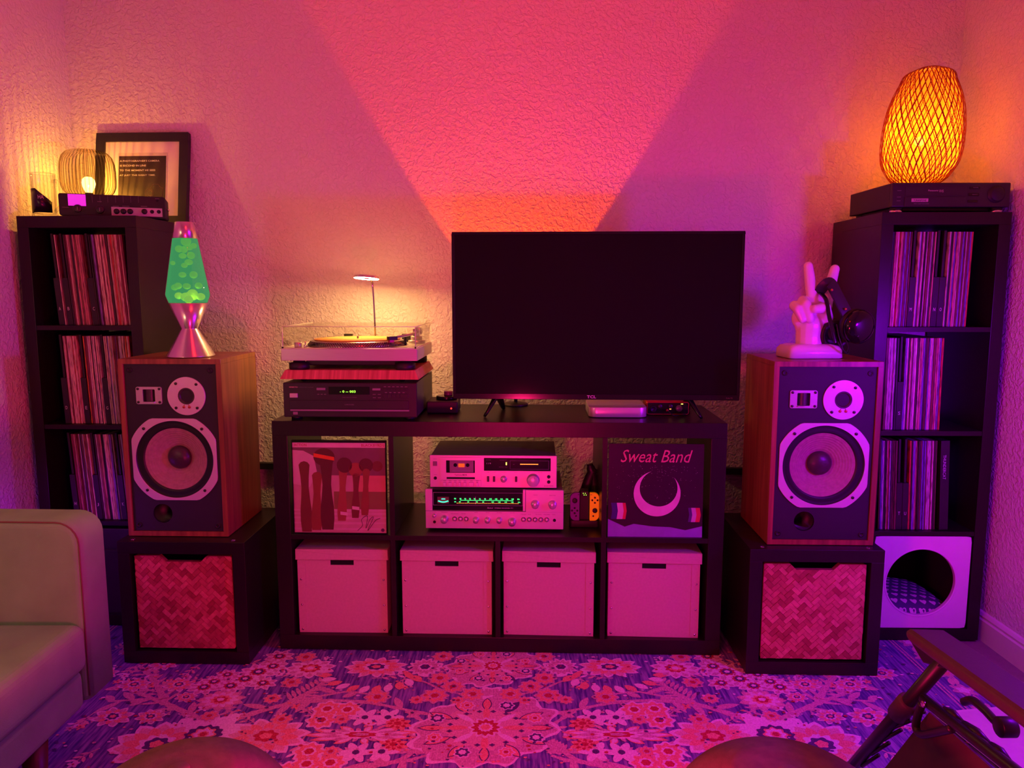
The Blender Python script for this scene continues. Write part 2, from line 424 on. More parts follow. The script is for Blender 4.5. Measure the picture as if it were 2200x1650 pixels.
def drawer_weave(parent, seed, yf):
    # classic herringbone: bricks of 1 x 3 alternating direction, rotated 45 degrees
    rnd = random.Random(seed)
    x0, x1, z0, z1 = -.160, .160, KT + .006, KH - KT - .010
    nz = z1 - .020; nx0, nx1, ns = -.058, .058, .020
    k = ns / (z1 - nz)
    outline = [(x0 + .006, z0), (x1 - .006, z0), (x1, z0 + .006), (x1, z1 - .005), (x1 - .005, z1), (nx1 + ns, z1), (nx1, nz), (nx0, nz), (nx0 - ns, z1), (x0 + .005, z1), (x0, z1 - .005), (x0, z0 + .006)]
    d = MB().prism(outline, yf + .003, yf + .018, 'y').build('drawer_front', M['bamboo'][2], parent)
    box('drawer_body', M['hole'], parent, x0 + .004, x1 - .004, yf + .019, KD - .03, z0 + .002, z1 - .04)
    regs = [[(1, 0, x1 - .001), (-1, 0, -x0 - .001), (0, 1, nz), (0, -1, -z0 - .001)],
            [(-1, 0, -x0 - .001), (0, 1, z1 - .001), (0, -1, -nz), (1, k, nx0 + k * nz)],
            [(1, 0, x1 - .001), (0, 1, z1 - .001), (0, -1, -nz), (-1, k, -nx1 + k * nz)]]
    w = .0150; cx, cz = rnd.uniform(-.01, .01), (z0 + z1) / 2; ca = math.sqrt(.5)
    # basket of 1 x 3 bricks: H brick at (3i + j, j), V brick next to it
    for i in range(-9, 10):
        for j in range(-26, 27):
            for kind in (0, 1):
                if kind == 0: u0, v0, lu, lv = 4 * i + j, j - 0, 2, 1
                else: u0, v0, lu, lv = 4 * i + j + 2 - 0, j, 1, 2
                if kind == 1: v0 = j - 1; u0 = 4 * i + j + 2
                g = .035
                rect = [(u0 + g, v0 + g), (u0 + lu - g, v0 + g), (u0 + lu - g, v0 + lv - g), (u0 + g, v0 + lv - g)]
                rect = [(a * w, b * w) for a, b in rect]
                pts = [(cx + (a - b) * ca, cz + (a + b) * ca) for a, b in rect]
                if all(abs(p[0]) > .2 or abs(p[1] - cz) > .2 for p in pts): continue
                m = MB(); ok = False; yy = yf + rnd.uniform(-.0014, .0010)
                for rg in regs:
                    poly = pts
                    for (a, b, c) in rg:
                        poly = clip(poly, a, b, c)
                        if len(poly) < 3: break
                    if len(poly) >= 3:
                        ar = abs(sum(poly[q][0] * poly[(q + 1) % len(poly)][1] - poly[(q + 1) % len(poly)][0] * poly[q][1] for q in range(len(poly)))) / 2
                        if ar > 1.5e-5: m.prism(poly, yy, yf + .0035, 'y'); ok = True
                if ok: m.build('bamboo_strip', rnd.choice(M['bamboo']), d)
    return d
def cube(label, loc, yaw, seed):
    t = thing('speaker_cube', label, 'cabinet', (loc[0], loc[1], 0), yaw, 'cube stands under the speakers')
    box('top_panel', bw, t, -KW / 2, KW / 2, 0, KD, KH - KT, KH, .001)
    box('bottom_panel', bw, t, -KW / 2, KW / 2, 0, KD, 0, KT, .001)
    for s in (-1, 1):
        a, b = sorted((s * KW / 2, s * (KW / 2 - KT)))
        box('side_panel', bw, t, a, b, 0, KD, KT, KH - KT, .001)
    drawer_weave(t, seed, .012)
    for lx in (-.165, .165):
        MB().lathe([(.0055, 0), (.007, .0006), (.0055, .0012)], (lx, .022, KH), seg=16, close=False).build('screw_cap', M['chrome'], t)
    return t
LC, LCY = (-1.0688, 2.3163), .0276
RC, RCY = (.9545, 2.2436), .0303
cube('black-brown cube stand with woven bamboo drawer under the left speaker', LC, LCY, 3)
cube('black-brown cube stand with woven bamboo drawer under the right speaker', RC, RCY, 5)

# ------------------------------------------------------------------ loudspeakers
PW, PH, PD = .333, .585, .30
def circle_pts(cx, cz, r, n): return [(cx + r * math.cos(2 * PI * i / n), cz + r * math.sin(2 * PI * i / n)) for i in range(n)]
def plate_with_hole(outer_fn, hole_c, hole_r, y0, y1, n=64, corners=()):
    # ring between an outline (given by angle) and a round hole, with thickness
    m = MB(); v = []; f = []
    angs = sorted(set([2 * PI * k / n for k in range(n)] + [math.atan2(p[1] - hole_c[1], p[0] - hole_c[0]) % (2 * PI) for p in corners]))
    n = len(angs)
    for a in angs:
        ox, oz = outer_fn(a)
        hx, hz = hole_c[0] + hole_r * math.cos(a), hole_c[1] + hole_r * math.sin(a)
        v += [(ox, y0, oz), (hx, y0, hz), (ox, y1, oz), (hx, y1, hz)]
    for k in range(n):
        p, q = 4 * k, 4 * ((k + 1) % n)
        f += [(p, q, q + 1, p + 1), (p + 2, p + 3, q + 3, q + 2), (p, p + 2, q + 2, q), (p + 1, q + 1, q + 3, p + 3)]
    m.add(v, f); return m
def ray_poly(poly, c):
    def fn(a):
        d = (math.cos(a), math.sin(a)); best = None
        for i in range(len(poly)):
            p, q = poly[i], poly[(i + 1) % len(poly)]
            ex, ez = q[0] - p[0], q[1] - p[1]
            den = d[0] * ez - d[1] * ex
            if abs(den) < 1e-12: continue
            t = ((p[0] - c[0]) * ez - (p[1] - c[1]) * ex) / den
            u = ((p[0] - c[0]) * d[1] - (p[1] - c[1]) * d[0]) / den
            if t > 0 and -1e-6 <= u <= 1 + 1e-6 and (best is None or t < best): best = t
        return (c[0] + d[0] * best, c[1] + d[1] * best)
    return fn
def speaker(label, loc, yaw):
    t = thing('loudspeaker', label, 'speaker', loc, yaw, 'pair of walnut bookshelf speakers')
    e = .016
    c = MB().box(-PW / 2, PW / 2, 0, PD, 0, e).box(-PW / 2, PW / 2, 0, PD, PH - e, PH)
    c.box(-PW / 2, -PW / 2 + e, 0, PD, e, PH - e).box(PW / 2 - e, PW / 2, 0, PD, e, PH - e).box(-PW / 2 + e, PW / 2 - e, PD - .02, PD - .002, e, PH - e)
    c.build('cabinet', M['walnut'], t, .0008, 1)
    yb = .006; bx = PW / 2 - e - .001; wz = .2567; px, pz, pr = -.051, .0754, .032
    # baffle: three bands so that woofer and port are real openings
    b = MB()
    b.box(-bx, bx, yb, yb + .016, wz + .132, PH - e - .001)
    zc = wz - .134
    b.v = b.v; 
    bb = plate_with_hole(ray_poly([(-bx, zc), (bx, zc), (bx, wz + .132), (-bx, wz + .132)], (0, wz)), (0, wz), .124, yb, yb + .016, 72, [(-bx, zc), (bx, zc), (bx, wz + .132), (-bx, wz + .132)])
    b.add(bb.v, bb.f)
    bb = plate_with_hole(ray_poly([(-bx, e + .001), (bx, e + .001), (bx, zc), (-bx, zc)], (px, pz)), (px, pz), pr, yb, yb + .016, 48, [(-bx, e + .001), (bx, e + .001), (bx, zc), (-bx, zc)])
    b.add(bb.v, bb.f)
    b.build('baffle', M['baffle'], t)
    # port
    m = MB(); m.lathe([(pr, -.016), (pr * .96, -.006), (pr * .96, -.09), (1e-4, -.09)], (px, yb, pz), 'y', 32)
    m.v = [(x, yb + abs(yb - y), z) for x, y, z in m.v]
    m.build('port', M['rubber'], t)
    # woofer
    hw, hh, fx, fz = .139, .1355, .067, .064
    oct_ = [(fx, wz + hh), (-fx, wz + hh), (-hw, wz + fz), (-hw, wz - fz), (-fx, wz - hh), (fx, wz - hh), (hw, wz - fz), (hw, wz + fz)]
    def wo(a):
        t_ = min(.1535, hw / max(1e-6, abs(math.cos(a))), hh / max(1e-6, abs(math.sin(a)))); return (t_ * math.cos(a), wz + t_ * math.sin(a))
    fr = plate_with_hole(wo, (0, wz), .1275, yb - .004, yb, 96).build('woofer_frame', M['plate'], t, .0006, 1)
    for a in (45, 135, 225, 315):
        a = R(a + (2 if a in (45, 225) else -2))
        MB().cyl((.1395 * math.cos(a), yb - .0038, wz + .1395 * math.sin(a)), .0048, .0028, 'y', 12).build('screw', M['screw'], fr)
    # surround: accordion rings, then the cone with pressed rings, then dust cap (heights measured towards the viewer)
    sur = [(.1275, .003), (.1255, .001), (.1235, -.002), (.1205, .0005), (.1175, -.004), (.1145, .0005), (.111, -.005), (.1075, -.001), (.1045, -.006), (.1025, -.007)]
    MB().lathe(sur, (0, yb, wz), 'y', 72).build('surround', M['rubber'], t)
    cone = []
    n = 46
    for i in range(n + 1):
        u = i / n; r = .1028 + (.034 - .1028) * u
        cone.append((r, -.007 - .034 * u ** 1.15 + (.0011 * max(0, math.sin(u * 2 * PI * 9)) if .08 < u < .9 else 0)))
    MB().lathe(cone, (0, yb, wz), 'y', 72).build('cone', M['cone'], t)
    cap = [(.0385 * math.sin(q * PI / 2 / 10) + 1e-5, -.034 + .024 * math.cos(q * PI / 2 / 10)) for q in range(11)]
    MB().lathe(cap, (0, yb, wz), 'y', 40).build('dust_cap', M['dustcap'], t)
    MB().cyl((0, yb + .06, wz), .12, -.01, 'y', 40).build('woofer_basket', M['hole'], t)
    # tweeter
    tx, tz = .050, .4655
    tp = plate_with_hole(lambda a: (tx + .062 * math.cos(a), tz + .062 * math.sin(a)), (tx, tz), .0265, yb - .0045, yb, 64).build('tweeter_plate', M['plate'], t, .0006, 1)
    for a in (48, 128, 228, 312):
        MB().cyl((tx + .0515 * math.cos(R(a)), yb - .0043, tz + .0515 * math.sin(R(a))), .0046, .0026, 'y', 12).build('screw', M['screw'], tp)
    MB().lathe([(.0268, .0045), (.0255, .003), (.024, .0048), (.0215, .002), (.019, -.002), (.008, -.009), (.007, -.006), (.004, -.0035), (1e-5, -.003)], (tx, yb - .0005, tz), 'y', 40).build('tweeter_cone', M['dustcap'], t)
    for sx in (-.009, .009):
        MB().cyl((tx + sx, yb - .0044, tz - .0355), .0044, .0022, 'y', 12).tube([(tx + sx, yb - .0055, tz - .032), (tx + sx * .7, yb - .0055, tz - .0268)], .0008, 6).build('terminal', M['copper'], tp)
    # super tweeter
    sx_, sz_ = -.072, .467
    def st_out(a):
        return ray_poly(rrect(sx_ - .042, sx_ + .042, sz_ - .028, sz_ + .028, .004, 3), (sx_, sz_))(a)
    sp = MB()
    o = rrect(sx_ - .042, sx_ + .042, sz_ - .028, sz_ + .028, .004, 3)
    x0, x1, z0, z1 = sx_ - .020, sx_ + .020, sz_ - .020, sz_ + .020
    def rect_hole(a):
        return ray_poly([(x0, z0), (x1, z0), (x1, z1), (x0, z1)], (sx_, sz_))(a)
    v = []; f = []; n = 64
    for k in range(n):
        a = 2 * PI * (k + .5) / n; ox, oz = st_out(a); hx, hz = rect_hole(a)
        v += [(ox, yb - .004, oz), (hx, yb - .004, hz), (ox, yb, oz), (hx, yb + .001, hz)]
    for k in range(n):
        p, q = 4 * k, 4 * ((k + 1) % n)
        f += [(p, q, q + 1, p + 1), (p + 2, p + 3, q + 3, q + 2), (p, p + 2, q + 2, q), (p + 1, q + 1, q + 3, p + 3)]
    sp.add(v, f)
    so = sp.build('super_tweeter_plate', M['silver'], t)
    for ax in (-.035, .035):
        for az in (-.0215, .0215):
            MB().cyl((sx_ + ax, yb - .0038, sz_ + az), .0042, .0024, 'y', 12).build('screw', M['screw'], so)
    g = MB(); g.lathe([(.0165, -.019), (.0165, .019)], (sx_, yb + .012, sz_), 'z', 28)
    g.build('film_element', M['dustcap'], so)
    MB().box(x0 - .001, x1 + .001, yb - .0002, yb + .0006, z0 - .001, z1 + .001).build('recess', M['hole'], so)
    MB().prism([(x0 - .001, yb - .004), (x1 + .001, yb - .004), (x1 - .002, yb - .009), (sx_, yb - .0105), (x0 + .002, yb - .009)], z0 - .0035, z0, 'z').build('lip', M['silver'], so)
    # grille pegs
    for gx, gz in ((-.132, .549), (.130, .548), (-.132, .036), (.130, .034)):
        MB().lathe([(.0085, .0), (.0085, .0025), (.0045, .0025), (.0040, -.002), (1e-5, -.002)], (gx, yb, gz), 'y', 20).build('grille_socket', M['rubber'], t)
    return t
spkL = (-1.0975, 2.371, KH + .0015); spkR = (.978, 2.2855, KH + .0015)
speaker('walnut loudspeaker standing on the left cube below the lava lamp', spkL, .03)
speaker('walnut loudspeaker standing on the right cube below the white hand', spkR, .027)

# ------------------------------------------------------------------ television
tv = thing('television', 'large flat black television standing on the media cabinet', 'television', (.279, 2.478, UH), .045)
TW, Z0, Z1 = .957, .062, .618
M['screen'] = mat('tv_screen', (0.004, 0.003, 0.004), 0.07, var=0.0, spec=0.3)
hw = TW / 2
bz = MB(); 
for x0, x1, z0, z1 in ((-hw, hw, Z1 - .009, Z1), (-hw, hw, Z0, Z0 + .018), (-hw, -hw + .009, Z0 + .018, Z1 - .009), (hw - .009, hw, Z0 + .018, Z1 - .009)):
    bz.box(x0, x1, 0, .02, z0, z1)
bz.build('bezel', M['gloss'], tv, .001, 1)
box('screen', M['screen'], tv, -hw + .008, hw - .008, .004, .02, Z0 + .017, Z1 - .008)
MB().prism([(.02, Z0 + .004), (.02, Z1 - .004), (.032, Z1 - .02), (.07, Z0 + .30), (.075, Z0 + .05), (.06, Z0 + .004)], -hw + .012, hw - .012, 'x').build('back_shell', M['matteb'], tv)
text('maker_name', 'TCL', .0135, M['print_w'], tv, (-.012, -.0006, Z0 + .005), 'CENTER', sx=1.25, bold=.0002)
text('maker_name', 'Roku TV', .006, M['print_g'], tv, (.446, -.0006, Z0 + .006), 'CENTER')
def foot(sx):
    f = MB()
    for dy, tipx, tipy in ((-1, -.055, -.028), (1, .022, .165)):
        a = Vector((0, .035 + dy * .006, Z0 + .012)); b = Vector((sx * tipx * -1 * (1), tipy, .004))
        a2 = a + (b - a) * .12
        f.tube([a, a2, (a * .25 + b * .75), b], [.016, .0145, .0085, .006], 8, flat=(1, .55))
    return f
for sx, xx in ((-1, -.330), (1, .312)):
    f = MB()
    front = Vector((sx * .042, -.006 if sx < 0 else -.012, .0035)); back = Vector((sx * -.012 if sx < 0 else .03, .17, .0035)); top = Vector((0, .04, Z0 + .014))
    f.tube([top + Vector((0, -.008, 0)), top.lerp(front, .3), top.lerp(front, .85), front], [.017, .014, .0095, .0075], 10, flat=(1, .6))
    f.tube([top + Vector((0, .008, 0)), top.lerp(back, .3), top.lerp(back, .85), back], [.017, .014, .0095, .0075], 10, flat=(1, .6))
    f.build('foot', M['gloss'], tv, loc=(xx, 0, 0))
# ------------------------------------------------------------------ text that fits a width
def ftext(name, body, width, m, parent, loc, cap=None, align='CENTER', shear=0.0, bold=0.0):
    o = text(name, body, 1.0, m, parent, loc, align, shear=shear, bold=bold)
    xs = [v.co.x for v in o.data.vertices]; ys = [v.co.y for v in o.data.vertices]
    sx = width / max(1e-6, max(xs) - min(xs)); sy = sx if cap is None else cap / max(1e-6, max(ys) - min(ys))
    for v in o.data.vertices: v.co.x *= sx; v.co.y *= sy
    return o
def knob(name, m, parent, x, z, r, h, y=0.0, seg=32, grip=True, mk=True):
    p = [(1e-5, h), (r * .80, h), (r * .86, h * .94), (r * .9, h * .15), (r * .98, h * .1), (r, 0), (1e-5, 0)]
    o = MB().lathe(p, (x, y, z), 'y', seg).build(name, m, parent)
    return o
def jack(parent, x, z, r, y=0.0):
    o = MB().lathe([(r, 0), (r, .0022), (r * .7, .0026), (r * .6, -.004 * 0 + .0004), (1e-5, .0003)], (x, y, z), 'y', 20).build('jack', M['rubber'], parent)
    return o
M['alu'] = mat('satin_aluminium', (0.66, 0.62, 0.63), 0.34, 0.45, var=0.04, scale=25, stretch=(1, 1, 40))
M['alu_k'] = mat('turned_aluminium', (0.66, 0.63, 0.64), 0.28, 0.75, var=0.10, scale=40)
M['case_brown'] = mat('brown_case', (0.20, 0.13, 0.10), 0.5, var=0.12, scale=8, stretch=(.6, 6, 1))
M['led_green'] = glow('led_green', (0.04, 1.0, 0.22), 2.2)
M['led_teal'] = glow('led_teal', (0.02, 0.9, 0.5), 2.0)
M['led_lime'] = glow('led_lime', (0.35, 1.0, 0.05), 2.5)
M['led_orange'] = glow('led_orange', (1.0, 0.28, 0.04), 2.2)
M['led_yellow'] = glow('led_yellow', (1.0, 0.85, 0.1), 3.0)
M['led_red'] = glow('led_red', (1.0, 0.03, 0.02), 2.5)

# ------------------------------------------------------------------ storage boxes in the bottom row
def storage_box(label, col, dx, yaw, zlift=0.0):
    x = colx[col] + CW / 2 + dx
    p = from_unit(x, .022, UT + .0005)
    t = thing('storage_box', label, 'box', p, TVY + yaw, 'cardboard boxes in the bottom row')
    wb, hb, db = .304, .290, .33; hw = wb / 2
    b = MB()
    # front with a hand hole under the lid
    hx, hz0 = .040, hb - .058 + .018
    hz0 = hb - .050
    b.box(-hw, -hx, .0, .004, 0, hb).box(hx, hw, 0, .004, 0, hb).box(-hx, hx, 0, .004, 0, hz0).box(-hx, hx, 0, .004, hz0 + .022, hb)
    b.box(-hw, -hw + .004, .004, db, 0, hb).box(hw - .004, hw, .004, db, 0, hb).box(-hw + .004, hw - .004, db - .004, db, 0, hb).box(-hw + .004, hw - .004, .004, db - .004, 0, .004)
    b.build('body', M['board'], t)
    box('hollow_shade', M['hole'], t, -hx - .004, hx + .004, .0042, .03, hz0 - .003, hz0 + .025)  # black block stands in for the shade inside the box
    l = MB(); lw = .314 / 2
    l.box(-lw, lw, -.006, db + .004, hb + .003, hb + .007).box(-lw, lw, -.006, -.002, hb - .030, hb + .003)
    l.box(-lw, -lw + .004, -.002, db + .004, hb - .030, hb + .003).box(lw - .004, lw, -.002, db + .004, hb - .030, hb + .003)
    l.build('lid', M['board'], t, .0012, 1)
    for s in (-1, 1):
        f = MB().prism(rrect(s * (hw - .0135) - .0135, s * (hw - .0135) + .0135, .004, hb - .03, .005, 3), -.0018, 0, 'y').build('corner_flap', M['board'], t)
        for z in (.012, .100, .190):
            MB().lathe([(.0042, 0), (.0036, .0016), (.0018, .0024), (1e-5, .0026)], (s * (hw - .0115), -.0017, z), 'y', 14).build('rivet', M['chrome'], f)
    return t
storage_box('kraft cardboard lidded box in the bottom row, below the leftmost record sleeve', 0, -.003, -.012)
storage_box('kraft cardboard lidded box in the bottom row, second from the left', 1, .002, .0)
storage_box('kraft cardboard lidded box in the bottom row, third from the left', 2, -.005, .02)
storage_box('kraft cardboard lidded box in the bottom row, below the rightmost record sleeve', 3, -.004, .02)

# ------------------------------------------------------------------ displayed record sleeves in the top row
def sleeve(label, col, dx):
    p = from_unit(colx[col] + CW / 2 + dx, .012, ZTOP + .0006)
    t = thing('record_sleeve', label, 'record sleeve', p, TVY)
    t.rotation_euler = (R(-1.2), 0, -TVY)
    return t
S1 = sleeve('framed record sleeve with brown upright shapes on pink, lettered ACTION', 0, -.002)
def flat(name, polys, m, parent, y, thick=.0003):
    b = MB()
    for p in polys: b.prism(p, y - thick, y, 'y')
    return b.build(name, m, parent)
def tone(name, c, r=.45): 
    return mat(name, c, r, var=0.08, scale=25)
a = .1555
fr = MB()
for x0, x1, z0, z1 in ((-a - .003, a + .003, 0, .004), (-a - .003, a + .003, .311, .318), (-a - .003, -a, .004, .311), (a, a + .003, .004, .311)):
    fr.box(x0, x1, -.002, .012, z0, z1)
fr.build('frame', M['gloss'], S1)
box('card', tone('sleeve_ground', (.55, .42, .42)), S1, -a, a, .002, .010, .004, .311)
flat('title_strip', [[(-a, .294), (a, .294), (a, .311), (-a, .311)]], tone('sleeve_strip', (.78, .62, .72)), S1, .0018)
ftext('title', 'ACTION', .042, M['print_r'] if 'print_r' in M else tone('print_red', (.45, .05, .05)), S1, (-a + .027, .0013, .298), .009, bold=.01)
ftext('title', 'BLACKBYRDS', .076, tone('print_red', (.45, .05, .05)), S1, (a - .042, .0013, .298), .009, bold=.01)
# plain abstract stand-in in the sleeve's colours: far wall, grass band, pale ground bands, upright brown shapes
flat('far_band', [[(-a, .20), (a, .20), (a, .294), (-a, .294)]], tone('sl_dusk', (.20, .12, .14)), S1, .0018)
flat('wall_band', [[(.055, .145), (a, .145), (a, .20), (.055, .20)]], tone('sl_wall', (.60, .27, .22)), S1, .0017)
flat('grass_band', [[(-.02, .085), (a, .085), (a, .145), (-.02, .145)]], tone('sl_grass', (.24, .20, .08)), S1, .0017)
flat('shirt_shape', [[(-a, .17), (-.10, .16), (-.075, .21), (-.085, .265), (-.12, .283), (-a, .285)]], tone('sl_white', (.66, .55, .60)), S1, .0014)
def bar(x0, x1, z0, z1, lean=0.0, n=6):
    L = []; Rr = []
    for i in range(n + 1):
        u = i / n; z = z0 + (z1 - z0) * u; wv = .12 * math.sin(u * 7) * (x1 - x0)
        L.append((x0 + lean * u - wv, z)); Rr.append((x1 + lean * u + wv, z))
    cx, r = (x0 + x1) / 2 + lean, (x1 - x0) / 2
    top = [(cx + r * math.cos(q), z1 + r * .8 * math.sin(q)) for q in (PI / 4, PI / 2, 3 * PI / 4)]
    return L[::-1][::-1] and (L[:0] + [*Rr] + top + L[::-1])
browns = [tone('sl_brown_a', (.17, .06, .04)), tone('sl_brown_b', (.26, .09, .05)), tone('sl_brown_c', (.11, .04, .035)), tone('sl_brown_d', (.33, .12, .07))]
for i, (x0, x1, z0, z1, ln) in enumerate([(-.130, -.098, .006, .235, -.004), (-.096, -.066, .012, .20, .006), (-.062, -.024, .014, .245, .0), (-.008, .018, .045, .215, .008), (.040, .062, .055, .20, .006), (.072, .094, .065, .215, .008)]):
    flat('upright_shape', [bar(x0, x1, z0, z1, ln)], browns[i % 4], S1, .0012 - .0001 * i)
flat('round_shape', [[(-.05 + .036 * math.cos(q), .262 + .030 * math.sin(q)) for q in [2 * PI * k / 20 for k in range(20)]]], browns[2], S1, .0009)
flat('orange_band', [[(-.085, .262), (-.016, .250), (-.016, .262), (-.085, .275)]], tone('sl_orange', (.75, .16, .03)), S1, .0006)
for cx, cz, r in ((.018, .235, .026), (.055, .22, .024), (.090, .235, .024), (.128, .232, .018)):
    flat('round_shape', [[(cx + r * math.cos(2 * PI * k / 18), cz + r * math.sin(2 * PI * k / 18)) for k in range(18)]], browns[(int(cx * 1000)) % 4], S1, .0008)
for z in (.014, .034, .052, .066, .078):
    flat('ground_band', [[(-a, z), (-.02 + z, z - .002), (a, z + .001), (a, z + .007), (-a, z + .006)]], tone('sl_pale', (.62, .48, .56)), S1, .0013)
for x, z in ((.015, .066), (.055, .085)):
    flat('cuff', [[(x - .014, z), (x + .01, z - .003), (x + .01, z + .008), (x - .014, z + .011)]], M['print_w'], S1, .0004)
sg = spline([(.058, 0, .012), (.075, 0, .03), (.072, 0, .05), (.092, 0, .062), (.086, 0, .02), (.10, 0, .05), (.112, 0, .058), (.092, 0, .012), (.118, 0, .046), (.135, 0, .055)], 6)
MB().tube([(p.x, -.0002, p.z) for p in sg], .0007, 4).build('scrawl', M['print_k'], S1)
flat('label_mark', [[(.143 + .006 * math.cos(2 * PI * k / 14), .014 + .006 * math.sin(2 * PI * k / 14)) for k in range(14)]], tone('sl_mark', (.10, .03, .12)), S1, .0004)
# clear front sheet
box('cover_sheet', M['acrylic'], S1, -a, a, -.0016, -.0011, .004, .311)

S2 = sleeve('glossy record sleeve lettered Sweat Band with pale crescent on dark purple', 3, -.006)
box('card', tone('sleeve_dark', (.035, .012, .035), .3), S2, -a, a, .002, .008, 0, .313)
QS = [R(105 + 300 * k / 36) for k in range(37)]
ou = [(.005 + .077 * math.cos(q), .147 + .077 * math.sin(q)) for q in QS]
inn = [(.005 + (.0765 - .034 * math.sin(PI * k / 36) ** 1.3) * math.cos(QS[k]), .147 + (.0765 - .034 * math.sin(PI * k / 36) ** 1.3) * math.sin(QS[k])) for k in range(35, 0, -1)]
flat('crescent', [ou + inn], tone('sl_crescent', (.75, .50, .72), .5), S2, .0016)
flat('lower_band', [[(-a, .0), (a, .0), (a, .038), (.10, .024), (.05, .034), (-.01, .036), (-.07, .044), (-.10, .034), (-a, .060)]], tone('sl_violet', (.26, .17, .62), .5), S2, .0016)
for sx, xs in ((-1, (-.146, -.127, -.108, -.098)), (1, (.146, .132, .118, .108))):
    cz0, cz1 = (.06, .115) if sx < 0 else (.052, .100)
    for k, c in enumerate([(.03, .02, .20), (.72, .50, .70), (.62, .03, .07)] if sx < 0 else [(.62, .03, .07), (.55, .40, .62), (.08, .04, .22)]):
        x0, x1 = sorted((xs[k], xs[k + 1]))
        flat('stripe', [[(x0, cz0), (x1, cz0), (x1 + .004, (cz0 + cz1) / 2), (x1, cz1), (x0, cz1), (x0 + .004, (cz0 + cz1) / 2)]], tone('sl_stripe_%d_%d' % (sx, k), c, .5), S2, .0014)
ftext('title', 'Sweat Band', .235, tone('sl_script', (.75, .25, .28)), S2, (-.005, .0013, .252), .042, shear=.35)
ro = random.Random(4); sp = MB()
for _ in range(150):
    x = ro.gauss(0, .09); z = .24 - abs(ro.gauss(0, .055))
    if abs(x) < .15 and z > .06: sp.box(x, x + ro.uniform(.0006, .0014), .0013, .0016, z, z + ro.uniform(.0006, .0014))
sp.build('speckles', M['print_w'], S2)
box('cover_sheet', M['acrylic'], S2, -a - .001, a + .001, -.0012, -.0007, 0, .316)

# ------------------------------------------------------------------ disc changer
p = (-.532, 2.420, UH)
cdp = thing('disc_changer', 'wide black disc changer at the bottom of the turntable stack', 'disc player', p, TVY)
CWd, CHd = .442, .114; hw = CWd / 2; zb = .012
K = lambda x: (x - 857) / 3602.0
Zk = lambda y: zb + (465 - y) / 3602.0 * 1.09
box('case', mat('case_grey', (.045, .043, .045), .42), cdp, -hw + .002, hw - .002, .012, .375, zb, zb + CHd, .002)
box('fascia', M['darkplastic'], cdp, -hw, hw, 0, .014, zb, zb + CHd, .003)
for x in (-.19, .19):
    for y in (.04, .33): MB().cyl((x, y, 0.0003), .018, zb).build('foot', M['rubber'], cdp)
def btn(name, m, parent, x0, x1, y0, y1, h=.003, KX=None, KZ=None, y=0.0):
    return box(name, m, parent, KX(x0), KX(x1), y - h, y + .001, KZ(y1), KZ(y0), .0005, 1)
btn('power_button', M['alu'], cdp, 143, 235, 203, 250, .004, K, Zk)
btn('button', M['print_g'], cdp, 465, 568, 143, 168, .003, K, Zk)
btn('display_window', M['gloss'], cdp, 607, 1095, 130, 215, .001, K, Zk)
ftext('display_digits', '- 0 -- 003', .052, M['led_lime'], cdp, (K(835), -.0012, Zk(194)), .0075, bold=.01)
btn('disc_tray', M['darkplastic'], cdp, 138, 1553, 280, 372, .004, K, Zk)
btn('tray_lip', M['print_g'], cdp, 145, 1560, 379, 396, .005, K, Zk)
btn('button', M['print_g'], cdp, 1128, 1222, 145, 168, .003, K, Zk)
for i in range(6): btn('button', M['darkplastic'], cdp, 1258 + i * 49.5, 1258 + i * 49.5 + 45, 148, 166, .0025, K, Zk)
for i in range(5): btn('button', M['darkplastic'], cdp, 1258 + i * 49.5, 1258 + i * 49.5 + (45 if i < 4 else 95), 205, 250, .0025, K, Zk)
btn('remote_sensor', M['print_g'], cdp, 172, 228, 407, 438, .0008, K, Zk)
ftext('maker_name', 'ONKYO', .028, mat('print_rose', (.75, .45, .38), .5), cdp, (K(187), -.0006, Zk(143)), .0042, bold=.012)
ftext('small_print', 'COMPACT DISC CHANGER', .050, M['print_g'], cdp, (K(335), -.0006, Zk(140)), .0014)
ftext('small_print', 'COMPACT DISC AUTOCHANGER', .049, M['print_g'], cdp, (K(850), -.0006, Zk(250)), .0026)
ftext('small_print', 'CAROUSEL', .032, M['print_g'], cdp, (K(850), -.0045, Zk(330)), .0038, shear=.3)
for i in range(6): box('tick_mark', M['print_g'], cdp, K(1262 + i * 50), K(1290 + i * 50), -.0006, 0, Zk(131), Zk(126))
for i in range(5): box('tick_mark', M['print_g'], cdp, K(1275 + i * 52), K(1300 + i * 52), -.0006, 0, Zk(195), Zk(189))
for i in range(3): box('tick_mark', M['print_g'], cdp, K(470 + i * 40), K(494 + i * 40), -.0006, 0, Zk(216), Zk(211))
for i in range(4): box('tick_mark', M['print_g'], cdp, K(1130 + (i % 2) * 60), K(1165 + (i % 2) * 60), -.0006, 0, Zk(215 + (i // 2) * 36), Zk(210 + (i // 2) * 36))

